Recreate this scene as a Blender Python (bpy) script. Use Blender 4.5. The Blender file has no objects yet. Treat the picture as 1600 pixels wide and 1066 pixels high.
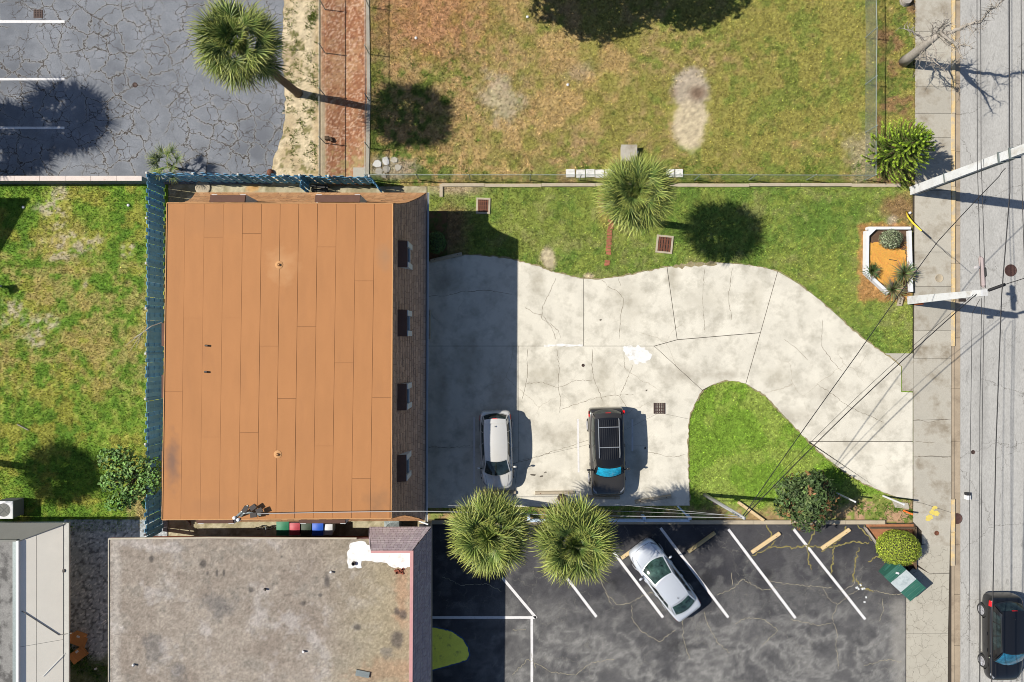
import bpy, math, random
import numpy as np
from mathutils import Vector, Matrix
from mathutils.bvhtree import BVHTree
random.seed(7)
R = math.radians
SC = bpy.context.scene
COL = SC.collection
CAMH = 38.1            # drone height above the ground in metres
PPM = 28.0             # photo pixels per metre at ground level
# ------------------------------------------------------------------ camera, sky, sun, exposure
cam = bpy.data.cameras.new('camera'); cam.lens = 24; cam.sensor_width = 36
cam.clip_end = 3000
camo = bpy.data.objects.new('camera', cam); COL.objects.link(camo)
camo.location = (0, 0, CAMH); SC.camera = camo
SUN_EL = R(46); SUN_AZ = Vector((-1, 0.13, 0)).normalized()
SUN_DIR = Vector((SUN_AZ.x*math.cos(SUN_EL), SUN_AZ.y*math.cos(SUN_EL), math.sin(SUN_EL)))
world = bpy.data.worlds.new('World'); SC.world = world; world.use_nodes = True
wn = world.node_tree.nodes; wl = world.node_tree.links; wn.clear()
sky = wn.new('ShaderNodeTexSky'); sky.sky_type = 'NISHITA'; sky.sun_disc = False; sky.ozone_density = 4.0; sky.altitude = 30
sky.sun_elevation = SUN_EL; sky.sun_rotation = math.atan2(SUN_DIR.x, SUN_DIR.y)
bg = wn.new('ShaderNodeBackground'); bg.inputs['Strength'].default_value = 0.070
wo = wn.new('ShaderNodeOutputWorld')
wl.new(sky.outputs[0], bg.inputs[0]); wl.new(bg.outputs[0], wo.inputs[0])
sl = bpy.data.lights.new('sun', 'SUN'); sl.energy = 5.0; sl.angle = R(0.55); sl.color = (1.0, 0.945, 0.85)
so = bpy.data.objects.new('sun', sl); COL.objects.link(so)
so.rotation_euler = (-SUN_DIR).to_track_quat('-Z', 'Y').to_euler(); so.location = SUN_DIR*80
SC.view_settings.view_transform = 'Standard'
try: SC.view_settings.look = 'None'
except Exception: pass
SC.view_settings.exposure = 0.5; SC.view_settings.gamma = 1.0; SC.view_settings.use_curve_mapping = False
SC.render.film_transparent = False
SC.cycles.filter_width = 0.95; SC.cycles.max_bounces = 6; SC.cycles.transparent_max_bounces = 12
# ------------------------------------------------------------------ helpers
def W(px, py, z=0.0):
    """world point at height z seen at photo pixel px, py"""
    k = (CAMH-z)/CAMH/PPM
    return Vector(((px-800)*k, (533-py)*k, z))
def G2(px, py): return ((px-800)/PPM, (533-py)/PPM)
GAIN = 1.6
def lin(c):
    c = c/255.0
    return c/12.92 if c <= .04045 else ((c+.055)/1.055)**2.4
def K(r, g, b, k=1.0):
    """albedo of something that looks r, g, b in direct sun"""
    return tuple(min(.85, lin(c)/GAIN*k) for c in (r, g, b))
def KA(r, g, b): return np.array(K(r, g, b))
_rng = np.random.default_rng(11)
def _h(ix, iy, seed):
    h = (ix.astype(np.int64)*374761393 + iy.astype(np.int64)*668265263 + seed*1274126177) & 0xffffffff
    h = ((h ^ (h >> 13))*1274126177) & 0xffffffff
    h = (h ^ (h >> 16)) & 0xffffff
    return h/float(0xffffff)
def vn(x, y, seed=0):
    x0 = np.floor(x); y0 = np.floor(y); fx = x-x0; fy = y-y0
    fx = fx*fx*(3-2*fx); fy = fy*fy*(3-2*fy)
    a = _h(x0, y0, seed); b = _h(x0+1, y0, seed); c = _h(x0, y0+1, seed); d = _h(x0+1, y0+1, seed)
    return (a*(1-fx)+b*fx)*(1-fy)+(c*(1-fx)+d*fx)*fy
def fbm(x, y, s, oct=4, seed=0, rough=.55):
    t = 0; a = 1; n = 0
    for i in range(oct):
        t = t+a*vn(x*s+17.3*i, y*s-9.1*i, seed+i*13); n += a; a *= rough; s *= 2.03
    return t/n
def sst(a, b, x):
    t = np.clip((x-a)/(b-a), 0, 1); return t*t*(3-2*t)
def mixc(A, B, m):
    m = np.asarray(m)[..., None]; return A*(1-m)+B*m
def ell(px, py, cx, cy, rx, ry, rot=0, soft=.35, nz=.5, seed=3):
    c, s = math.cos(R(rot)), math.sin(R(rot)); dx = px-cx; dy = py-cy
    d = np.sqrt(((dx*c+dy*s)/rx)**2+((-dx*s+dy*c)/ry)**2)+(fbm(px, py, .05, 5, seed, .7)-.5)*2.6*nz
    return 1-sst(1-soft, 1+soft, d)
def pip(x, y, poly):
    inside = np.zeros(x.shape, bool); n = len(poly); j = n-1
    for i in range(n):
        xi, yi = poly[i]; xj, yj = poly[j]
        c = ((yi > y) != (yj > y)) & (x < (xj-xi)*(y-yi)/((yj-yi) or 1e-9)+xi)
        inside ^= c; j = i
    return inside
# ---- materials
def mat(name, col, rough=.85, var=.12, scale=2.0, fine=.12, fscale=30, bump=0.0, bscale=60, metal=0.0, coat=0.0, spec=.4,
        attr=False, objvar=0.0, stretch=None, stain=None):
    m = bpy.data.materials.new(name); m.use_nodes = True
    nt = m.node_tree; N = nt.nodes; L = nt.links
    b = N['Principled BSDF']; b.inputs['Roughness'].default_value = rough; b.inputs['Metallic'].default_value = metal
    b.inputs['Specular IOR Level'].default_value = spec; b.inputs['Coat Weight'].default_value = coat
    b.inputs['Coat Roughness'].default_value = .04
    geo = N.new('ShaderNodeNewGeometry'); vec = geo.outputs['Position']
    if stretch:
        mp = N.new('ShaderNodeMapping'); mp.inputs['Scale'].default_value = stretch
        L.new(vec, mp.inputs['Vector']); vec = mp.outputs['Vector']
    def noise(s, d=5, r=.6):
        n = N.new('ShaderNodeTexNoise'); n.inputs['Scale'].default_value = s; n.inputs['Detail'].default_value = d
        n.inputs['Roughness'].default_value = r; L.new(vec, n.inputs['Vector']); return n.outputs['Fac']
    def rng(sock, a, c, lo=.25, hi=.75):
        r = N.new('ShaderNodeMapRange'); r.inputs['From Min'].default_value = lo; r.inputs['From Max'].default_value = hi
        r.inputs['To Min'].default_value = a; r.inputs['To Max'].default_value = c; r.clamp = True
        L.new(sock, r.inputs['Value']); return r.outputs['Result']
    def mul(a, c):
        n = N.new('ShaderNodeMath'); n.operation = 'MULTIPLY'; L.new(a, n.inputs[0]); L.new(c, n.inputs[1]); return n.outputs[0]
    f = rng(noise(scale), 1-var, 1+var)
    if fine: f = mul(f, rng(noise(fscale, 3, .7), 1-fine, 1+fine))
    if objvar:
        oi = N.new('ShaderNodeObjectInfo'); f = mul(f, rng(oi.outputs['Random'], 1-objvar, 1+objvar, 0, 1))
    mx = N.new('ShaderNodeVectorMath'); mx.operation = 'MULTIPLY'
    if attr:
        at = N.new('ShaderNodeAttribute'); at.attribute_name = 'Col'; L.new(at.outputs['Color'], mx.inputs[0])
    else: mx.inputs[0].default_value = col
    cm = N.new('ShaderNodeCombineXYZ'); [L.new(f, cm.inputs[i]) for i in range(3)]
    L.new(cm.outputs[0], mx.inputs[1]); out = mx.outputs[0]
    if stain:     # (colour, scale, lo, hi, amount)
        mm = N.new('ShaderNodeMix'); mm.data_type = 'RGBA'
        L.new(rng(noise(stain[1], 6, .65), 0, stain[4], stain[2], stain[3]), mm.inputs[0])
        L.new(out, mm.inputs[6]); mm.inputs[7].default_value = (*stain[0], 1); out = mm.outputs[2]
    L.new(out, b.inputs['Base Color'])
    if bump:
        bp = N.new('ShaderNodeBump'); bp.inputs['Strength'].default_value = bump; bp.inputs['Distance'].default_value = .03
        L.new(noise(bscale, 4, .7), bp.inputs['Height']); L.new(bp.outputs[0], b.inputs['Normal'])
    m.diffuse_color = (*col, 1); m['rng'] = 1
    return m
def cracked(m, col, scale, width, dist=.35, mask=None, amount=.8, extra=None):
    """adds a worn network of cracks to a ground material"""
    nt = m.node_tree; N = nt.nodes; L = nt.links; b = N['Principled BSDF']
    src = b.inputs['Base Color'].links[0].from_socket
    for (sc, wd, lo, hi, am) in [(scale, width, *(mask or (0, .01)), amount)]+(extra or []):
        geo = N.new('ShaderNodeNewGeometry')
        nz = N.new('ShaderNodeTexNoise'); nz.inputs['Scale'].default_value = sc*2.2; nz.inputs['Detail'].default_value = 6
        nz.inputs['Roughness'].default_value = .65
        L.new(geo.outputs['Position'], nz.inputs['Vector'])
        ad = N.new('ShaderNodeVectorMath'); ad.operation = 'MULTIPLY_ADD'
        L.new(nz.outputs['Color'], ad.inputs[0]); ad.inputs[1].default_value = (dist/sc,)*3; L.new(geo.outputs['Position'], ad.inputs[2])
        vo = N.new('ShaderNodeTexVoronoi'); vo.feature = 'DISTANCE_TO_EDGE'; vo.voronoi_dimensions = '2D'; vo.inputs['Scale'].default_value = sc
        L.new(ad.outputs[0], vo.inputs['Vector'])
        r = N.new('ShaderNodeMapRange'); r.inputs['From Min'].default_value = wd*.35; r.inputs['From Max'].default_value = wd
        r.inputs['To Min'].default_value = am; r.inputs['To Max'].default_value = 0; L.new(vo.outputs['Distance'], r.inputs['Value'])
        n2 = N.new('ShaderNodeTexNoise'); n2.inputs['Scale'].default_value = sc*.45; n2.inputs['Detail'].default_value = 3
        L.new(geo.outputs['Position'], n2.inputs['Vector'])
        r2 = N.new('ShaderNodeMapRange'); r2.inputs['From Min'].default_value = lo; r2.inputs['From Max'].default_value = hi
        L.new(n2.outputs['Fac'], r2.inputs['Value'])
        mu = N.new('ShaderNodeMath'); mu.operation = 'MULTIPLY'; L.new(r.outputs[0], mu.inputs[0]); L.new(r2.outputs[0], mu.inputs[1])
        mm = N.new('ShaderNodeMix'); mm.data_type = 'RGBA'; L.new(mu.outputs[0], mm.inputs[0]); L.new(src, mm.inputs[6])
        mm.inputs[7].default_value = (*col, 1); src = mm.outputs[2]
    L.new(src, b.inputs['Base Color'])
    return m
def softstain(m, spots):
    """grime marks with soft irregular outlines: (x, y, rx, ry, colour, amount) in metres"""
    nt = m.node_tree; N = nt.nodes; L = nt.links; b = N['Principled BSDF']; src = b.inputs['Base Color'].links[0].from_socket
    geo = N.new('ShaderNodeNewGeometry'); nz = N.new('ShaderNodeTexNoise'); nz.inputs['Scale'].default_value = 2.5; nz.inputs['Detail'].default_value = 6
    L.new(geo.outputs['Position'], nz.inputs['Vector'])
    for (x, y, rx, ry, col, am) in spots:
        v = N.new('ShaderNodeVectorMath'); v.operation = 'SUBTRACT'; L.new(geo.outputs['Position'], v.inputs[0]); v.inputs[1].default_value = (x, y, 0)
        d = N.new('ShaderNodeVectorMath'); d.operation = 'MULTIPLY'; L.new(v.outputs[0], d.inputs[0]); d.inputs[1].default_value = (1/rx, 1/ry, 0)
        ln = N.new('ShaderNodeVectorMath'); ln.operation = 'LENGTH'; L.new(d.outputs[0], ln.inputs[0])
        ad = N.new('ShaderNodeMath'); ad.operation = 'MULTIPLY_ADD'; L.new(nz.outputs['Fac'], ad.inputs[0]); ad.inputs[1].default_value = 1.4; L.new(ln.outputs['Value'], ad.inputs[2])
        r = N.new('ShaderNodeMapRange'); r.inputs['From Min'].default_value = .75; r.inputs['From Max'].default_value = 1.75; r.inputs['To Min'].default_value = am; r.inputs['To Max'].default_value = 0
        L.new(ad.outputs[0], r.inputs['Value']); mm = N.new('ShaderNodeMix'); mm.data_type = 'RGBA'; L.new(r.outputs[0], mm.inputs[0]); L.new(src, mm.inputs[6]); mm.inputs[7].default_value = (*col, 1); src = mm.outputs[2]
    L.new(src, b.inputs['Base Color'])
def glassmat(name, col, alpha=1.0, rough=.03):
    m = bpy.data.materials.new(name); m.use_nodes = True; b = m.node_tree.nodes['Principled BSDF']
    b.inputs['Base Color'].default_value = (*col, 1); b.inputs['Roughness'].default_value = rough
    b.inputs['Specular IOR Level'].default_value = .6; b.inputs['Alpha'].default_value = alpha
    m.diffuse_color = (*col, 1)
    return m
# ---- mesh builder
class MB:
    def __init__(s): s.v = []; s.f = []; s.c = []
    def add(s, vs, fs, col=None):
        o = len(s.v); s.v += [tuple(v) for v in vs]; s.f += [tuple(i+o for i in f) for f in fs]
        if col is not None: s.c += [col]*len(vs) if not isinstance(col, list) else col
        return s
    def box(s, c, d, rz=0, col=None, top=1.0, M=None):
        x, y, z = d[0]/2, d[1]/2, d[2]/2; ca, sa = math.cos(rz), math.sin(rz); vs = []
        for dz in (-z, z):
            t = top if dz > 0 else 1
            for dx, dy in ((-x, -y), (x, -y), (x, y), (-x, y)):
                dx *= t; dy *= t
                vs.append((c[0]+dx*ca-dy*sa, c[1]+dx*sa+dy*ca, c[2]+dz))
        return s.add(vs, [(3, 2, 1, 0), (4, 5, 6, 7), (0, 1, 5, 4), (1, 2, 6, 5), (2, 3, 7, 6), (3, 0, 4, 7)], col)
    def prism(s, poly, z0, z1, col=None):
        a = sum(poly[i-1][0]*poly[i][1]-poly[i][0]*poly[i-1][1] for i in range(len(poly)))
        if a < 0: poly = poly[::-1]
        n = len(poly)
        vs = [(p[0], p[1], z0) for p in poly]+[(p[0], p[1], z1) for p in poly]
        return s.add(vs, [tuple(range(n, 2*n)), tuple(range(n-1, -1, -1))]+[(i, (i+1) % n, (i+1) % n+n, i+n) for i in range(n)], col)
    def tube(s, pts, rad, n=6, cap=True, col=None):
        pts = [Vector(p) for p in pts]; m = len(pts)
        if not isinstance(rad, (list, tuple)): rad = [rad]*m
        vs = []; up = None
        for i, p in enumerate(pts):
            d = (pts[min(i+1, m-1)]-pts[max(i-1, 0)])
            d = d.normalized() if d.length > 1e-9 else Vector((0, 0, 1))
            if up is None:
                up = Vector((0, 0, 1)) if abs(d.z) < .9 else Vector((1, 0, 0))
            a = d.cross(up); a = a.normalized() if a.length > 1e-6 else d.orthogonal().normalized()
            b = d.cross(a).normalized(); up = -b if (-b).dot(up) > 0 else b
            for k in range(n):
                t = 2*math.pi*k/n; vs.append(p+(a*math.cos(t)+up*math.sin(t))*rad[i])
        fs = [(i*n+k, i*n+(k+1) % n, (i+1)*n+(k+1) % n, (i+1)*n+k) for i in range(m-1) for k in range(n)]
        if cap: fs += [tuple(range(n-1, -1, -1)), tuple(range((m-1)*n, m*n))]
        return s.add(vs, fs, col)
    def lathe(s, prof, n=16, c=(0, 0, 0), axis='z', cap=True, col=None):
        vs = []
        for (r, h) in prof:
            for k in range(n):
                t = 2*math.pi*k/n; a, b = r*math.cos(t), r*math.sin(t)
                vs.append((c[0]+a, c[1]+b, c[2]+h) if axis == 'z' else (c[0]+h, c[1]+a, c[2]+b))
        m = len(prof)
        fs = [(i*n+k, i*n+(k+1) % n, (i+1)*n+(k+1) % n, (i+1)*n+k) for i in range(m-1) for k in range(n)]
        if cap: fs += [tuple(range(n-1, -1, -1)), tuple(range((m-1)*n, m*n))]
        return s.add(vs, fs, col)
    def grid(s, P, col=None):
        """P[i][j] points"""
        m = len(P); n = len(P[0])
        return s.add([p for r in P for p in r], [(i*n+j, i*n+j+1, (i+1)*n+j+1, (i+1)*n+j) for i in range(m-1) for j in range(n-1)], col)
    def mesh(s, name):
        me = bpy.data.meshes.new(name); me.from_pydata(s.v, [], s.f)
        if s.c and len(s.c) == len(s.v):
            at = me.color_attributes.new('Col', 'FLOAT_COLOR', 'POINT')
            at.data.foreach_set('color', np.array([(*c, 1) for c in s.c], np.float32).ravel())
        return me
    def build(s, name, m, parent=None, smooth=False, local=False):
        if parent is not None and not local:
            l = parent_loc(parent); s.v = [(v[0]-l[0], v[1]-l[1], v[2]-l[2]) for v in s.v]
        return obj(name, s.mesh(name), m, parent, smooth)
def parent_loc(p):
    l = Vector((0, 0, 0))
    while p is not None: l = l+p.location; p = p.parent
    return l
def obj(name, me, m, parent=None, smooth=False):
    if m is not None and not me.materials: me.materials.append(m)
    if smooth:
        me.polygons.foreach_set('use_smooth', [True]*len(me.polygons))
        if smooth is not True: me.set_sharp_from_angle(angle=R(smooth))
    o = bpy.data.objects.new(name, me); COL.objects.link(o)
    if parent is not None: o.parent = parent
    return o
def tag(o, label, cat, group=None):
    o['label'] = label; o['category'] = cat
    if group: o['group'] = group
    return o
def thing(name, label, cat, loc=(0, 0, 0), rz=0, group=None):
    o = bpy.data.objects.new(name, None); COL.objects.link(o); o.location = loc; o.rotation_euler = (0, 0, rz)
    o.empty_display_size = .2
    return tag(o, label, cat, group)
def struct(o, label=None, kind='structure'):
    o['kind'] = kind
    if label: o['label'] = label
    return o
def copy_tree(o, parent=None):
    c = o.copy(); COL.objects.link(c); c.parent = parent
    for ch in list(o.children): copy_tree(ch, c)
    return c
def npmesh(name, V, F, cols=None, tri=True):
    """fast mesh from arrays; F is (n,3) or (n,4); cols per vertex"""
    me = bpy.data.meshes.new(name); k = F.shape[1]
    me.vertices.add(len(V)); me.vertices.foreach_set('co', np.asarray(V, np.float32).ravel())
    me.loops.add(F.size); me.loops.foreach_set('vertex_index', np.asarray(F, np.int32).ravel())
    me.polygons.add(len(F)); me.polygons.foreach_set('loop_start', np.arange(0, F.size, k, dtype=np.int32))
    if cols is not None:
        at = me.color_attributes.new('Col', 'FLOAT_COLOR', 'POINT')
        c4 = np.ones((len(V), 4), np.float32); c4[:, :3] = cols; at.data.foreach_set('color', c4.ravel())
    me.update(calc_edges=True); me.validate()
    return me
def offs(poly, d):
    """moves the outline of a polygon inwards by d"""
    a = sum(poly[i-1][0]*poly[i][1]-poly[i][0]*poly[i-1][1] for i in range(len(poly)))
    if a < 0: poly = poly[::-1]
    out = []; n = len(poly)
    for i in range(n):
        p0, p1, p2 = Vector(poly[i-1][:2]), Vector(poly[i][:2]), Vector(poly[(i+1) % n][:2])
        e1 = (p1-p0).normalized(); e2 = (p2-p1).normalized()
        n1 = Vector((-e1.y, e1.x)); n2 = Vector((-e2.y, e2.x)); b = n1+n2
        if b.length < .2: b = n1
        else: b = b.normalized()/max(.35, b.normalized().dot(n1))
        q = p1+b*d; out.append((q.x, q.y))
    return out
def jag(pts, step=.25, amp=.06, seed=0, closed=False):
    """a polyline with natural wobble, in world metres"""
    rg = random.Random(seed); out = []
    n = len(pts); rng_ = range(n if closed else n-1)
    for i in rng_:
        a = Vector(pts[i][:2]); b = Vector(pts[(i+1) % n][:2]); L = (b-a).length; k = max(1, int(L/step))
        nrm = Vector((-(b-a).y, (b-a).x))/max(L, 1e-6)
        for j in range(k):
            q = a+(b-a)*(j/k)+(nrm*rg.uniform(-amp, amp) if j or closed else Vector((0, 0)))
            out.append((q.x, q.y))
    if not closed: out.append(tuple(pts[-1][:2]))
    return out
def ribbon(mb, pts, w, z, seed=0, vary=.5):
    """a thin flat strip along a polyline (a crack or a painted line), a few mm thick"""
    rg = random.Random(seed); n = len(pts); vs = []
    for i, p in enumerate(pts):
        a = Vector(pts[max(0, i-1)]); b = Vector(pts[min(n-1, i+1)]); d = (b-a); d = d.normalized() if d.length else Vector((1, 0))
        ww = w*(1+rg.uniform(-vary, vary))/2*(1 if 0 < i < n-1 else (1-vary))
        vs += [(p[0]-d.y*ww, p[1]+d.x*ww, z), (p[0]+d.y*ww, p[1]-d.x*ww, z)]
    return mb.add(vs, [(2*i, 2*i+1, 2*i+3, 2*i+2) for i in range(n-1)])
# ------------------------------------------------------------------ outlines (photo pixels at ground level)
DRIVE_TOP = [(668,409),(700,403),(730,398),(770,400),(800,405),(840,415),(870,426),(905,435),(930,436),(970,432),(1010,423),(1042,417),(1080,412),(1120,410),(1160,413),(1190,417),(1215,424),(1250,445),(1280,468),(1305,490),(1330,513),(1355,533),(1380,551),(1408,573)]
DRIVE_END = [(1408,612),(1426,613),(1426,780)]
DRIVE_BOT = [(1405,778),(1380,770),(1350,757),(1320,738),(1290,716),(1262,690),(1240,667),(1220,645),(1195,618),(1165,600),(1148,596),(1130,596),(1112,602),(1097,613),(1085,632),(1077,655),(1075,700),(1077,770),(1078,790)]
DRIVE = DRIVE_TOP+DRIVE_END+DRIVE_BOT+[(800,792),(668,794)]
gp = lambda P: [G2(*p) for p in P]
DRIVE_W = gp(DRIVE)
PLANTER = [(1352,361),(1416,361),(1419,457),(1385,459),(1350,428)]
# ------------------------------------------------------------------ materials of the ground
M = {}
M['grass'] = mat('grass', (.1,.14,.03), .9, .10, 6, .38, 30, .35, 80, attr=True, spec=.15)
M['blades'] = mat('grass_blades', (.1,.14,.03), .8, .18, 9, 0, attr=True, spec=.2)
M['soil'] = mat('soil', KA(186,168,138), .95, .10, 5, .28, 30, .5, 40, attr=True, spec=.15)
M['base'] = mat('base_ground', K(128,124,86), .95, .25, .6, .3, 12, spec=.1)
M['gap'] = mat('joint_dirt', K(70,62,52), .95, .2, 4)
M['concrete'] = mat('driveway_concrete', K(236,230,214), .88, .12, .7, .10, 26, .2, 60, objvar=.035, stain=(K(178,172,156), 1.1, .47, .68, .65))
cracked(M['concrete'], K(170,158,138), .42, .010, .3, (.54, .62), .5)
_g = K(176,168,148); _d = K(150,140,122)
softstain(M['concrete'], [(*G2(px, py), rx/PPM, ry/PPM, c, a) for px, py, rx, ry, c, a in [(850,585,40,26,_g,.5),(1052,432,14,34,_g,.6),(1105,470,60,30,_g,.3),(980,470,40,50,_g,.35),(1060,585,46,18,_d,.45),(1130,585,40,12,_d,.5),(700,440,30,26,_d,.5),(730,560,30,60,_g,.5),(780,600,20,50,_d,.35),(870,680,50,16,_d,.4),(845,745,40,20,_d,.35),(940,585,26,36,_g,.4),(1215,590,30,24,_g,.45),(1290,610,50,22,_d,.3),(1240,650,40,18,_d,.4),(1330,700,60,16,_g,.4),(1000,730,20,30,_g,.5),(840,440,16,30,_g,.5),(1180,470,22,50,_g,.35),(1380,640,30,60,_g,.25),(690,620,14,60,_d,.45),(1400,770,40,14,_d,.35)]])
M['cement'] = mat('fresh_cement', K(250,249,246), .85, .06, 3, .06, 40, .1, 80, stain=(K(214,208,194), 3.5, .5, .66, .8))
M['sidewalk'] = mat('sidewalk_concrete', K(196,190,176), .9, .12, .9, .12, 24, .2, 80, objvar=.07, stain=(K(136,122,100), .9, .48, .68, .75))
M['oldwalk'] = mat('crazed_concrete', K(196,190,175), .9, .08, .8, .08, 40, .2, 80, stain=(K(160,150,132), .7, .5, .75, .5))
cracked(M['oldwalk'], K(110,102,90), 1.9, .020, .7, (.40, .5), .75, [(3.6, .03, .5, .58, .6)])
M['gutter'] = mat('gutter_concrete', K(182,165,142), .9, .16, 1.2, .1, 30, .2, 60, objvar=.06, stain=(K(120,104,86), 1.0, .5, .7, .6))
M['yellow'] = mat('yellow_kerb_paint', K(238,208,152), .8, .12, 4, .12, 20, .1, stain=(K(206,192,168), 2.2, .44, .58, .9))
M['road'] = mat('road_surface', K(190,188,183), .9, .08, 1.3, .20, 16, .25, 70, stretch=(1, .4, 1), stain=(K(128,126,122), 3.2, .60, .72, .6)); cracked(M['road'], K(118,114,108), .22, .006, .6, (.42, .5), .75, [(.9, .014, .56, .62, .6)])
M['asphalt'] = mat('worn_grey_asphalt', K(138,142,149), .93, .22, .9, .16, 14, .3, 60, stain=(K(106,110,118), .30, .46, .64, .75))
cracked(M['asphalt'], K(176,174,168), .85, .10, .75, (.36, .5), .32); cracked(M['asphalt'], K(66,56,48), .85, .030, .75, (.36, .5), .95, [(2.0, .05, .50, .58, .85), (.40, .014, .40, .5, .7)])
M['lot'] = mat('black_sealed_asphalt', K(64,64,68), .85, .14, 3, .26, 18, .3, 60, attr=True, spec=.3)
cracked(M['lot'], K(150,146,134), .55, .007, .8, (.46, .55), .55, [(1.3, .016, .56, .62, .5)])
softstain(M['lot'], [(*G2(px, py), rx/PPM, ry/PPM, K(30,30,32), .55) for px, py, rx, ry in [(1105,905,16,20),(1200,900,14,18),(1300,895,18,20),(960,910,14,16),(1060,1010,30,14)]]); softstain(M['road'], [(*G2(1535, py), .5, 5.0, K(150,148,144), .45) for py in (120, 620, 900)])
M['paint'] = mat('white_line_paint', K(242,240,240), .8, .05, 3, .06, 30, stain=(K(190,188,186), 5, .55, .7, .6))
M['crack'] = mat('crack_dirt', K(120,108,90), .95, .2, 5)
M['oil'] = mat('oil_stain', K(96,88,78), .7, .2, 8)
M['edgedirt'] = mat('driveway_edge_dirt', K(160,148,112), .95, .3, 6)
M['palecrack'] = mat('pale_crack_sand', K(172,164,142), .95, .25, 5)
M['weedcrack'] = mat('weeds_in_crack', K(146,136,84), .95, .35, 8)
M['rust'] = mat('rusty_iron', K(128,82,62), .8, .2, 10, metal=.2)
M['iron'] = mat('dark_iron', K(88,70,64), .7, .2, 12, metal=.3)
M['precast'] = mat('pale_precast_concrete', K(196,182,158), .9, .12, 3, .1, 30, .2, 60)
M['timber'] = mat('tan_painted_concrete', K(236,208,160), .85, .1, 4, .1, 40, .2, 60)
M['white'] = mat('white_paint', K(240,242,244), .6, .05, 4, .03, 30)
M['steel'] = mat('galvanised_steel', K(150,160,160), .5, .12, 10, metal=.5)
M['wire'] = mat('black_cable', K(40,38,40), .6, .1)
M['palewire'] = mat('pale_cable', K(190,190,190), .5, .1)
# ------------------------------------------------------------------ colour fields of the grounds (bare soil, dry and green grass), by place
GREEN = KA(112,128,52); DKGREEN = KA(86,112,40); DRY = KA(182,152,98); STRAW = KA(166,142,94); OLIVE = KA(142,138,66); SAND = KA(200,184,152); GREYSAND = KA(184,172,150); BROWN = KA(140,108,74); BRIGHT = KA(116,146,38); RUSTY = KA(186,120,80)
_cs = 1/(1.22*np.array([1.0, .98, 1.22])); LSAND = KA(206,190,160)*_cs; LGREY = KA(186,172,152)*_cs
def f_upper(x, y):
    px = x*PPM+800; py = 533-y*PPM
    n1 = fbm(x, y, .22, 4, 1); n2 = fbm(x, y, .9, 4, 2); n3 = fbm(x, y, 2.6, 3, 5)
    east = sst(820, 1250, px)
    c = mixc(STRAW, OLIVE, sst(.30, .62, n1*.6+n3*.4+east*.24))
    c = mixc(c, GREEN, sst(.52, .68, n2*.55+n3*.45+.05*east)*.75)
    c = mixc(c, DRY, sst(.55, .7, n2*.5+n1*.5+.07*(1-east))*.75)
    c = mixc(c, RUSTY, ell(px, py, 670, 30, 90, 60, 0, .6)*.38)
    south = sst(215, 275, py)
    c = mixc(c, GREEN, south*sst(.42, .6, n3*.6+n2*.4)*.7)
    c = mixc(c, DKGREEN, (1-sst(40, 130, abs(px-625)))*sst(80, 150, py)*sst(.5, .62, n3)*.8)
    c = mixc(c, LGREY, ell(px, py, 785, 150, 30, 34, 0, .5, .9, 8)*.6)
    c = mixc(c, LGREY, ell(px, py, 905, 112, 22, 14, 0, .6, .9, 18)*.4)
    c = mixc(c, LGREY, ell(px, py, 1077, 140, 27, 32, 0, .25, .35, 4)*.95)
    c = mixc(c, LSAND, ell(px, py, 1078, 196, 25, 38, 0, .25, .35, 6)*.95)
    c = mixc(c, KA(120,96,78)*_cs, ell(px, py, 1089, 146, 14, 13, 0, .6, .35, 9)*.85)
    c = mixc(c, KA(150,128,110)*_cs, ell(px, py, 1052, 145, 7, 8, 0, .6, .3, 9)*.6)
    c = mixc(c, LGREY, ell(px, py, 1347, 240, 22, 40, 0, .6, .7, 10)*.6)
    verge = sst(1366, 1372, px)
    c = mixc(c, BROWN, verge*sst(.45, .6, n2)*.8)
    c = mixc(c, DKGREEN, verge*sst(.5, .62, n3)*.6)
    c = mixc(c, LGREY, ell(px, py, 615, 262, 36, 16, 0, .4, .5, 3)*.8)
    bare = ell(px, py, 1078, 175, 30, 60, 0, .2, .35, 4)
    return 1.28*c*np.array([1.0,.98,1.22])*(.45+1.1*fbm(x, y, 9, 3, 9))[..., None], np.clip(bare+ell(px, py, 785, 150, 26, 30, 0, .4, .9, 8)*.6, 0, 1)
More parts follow.
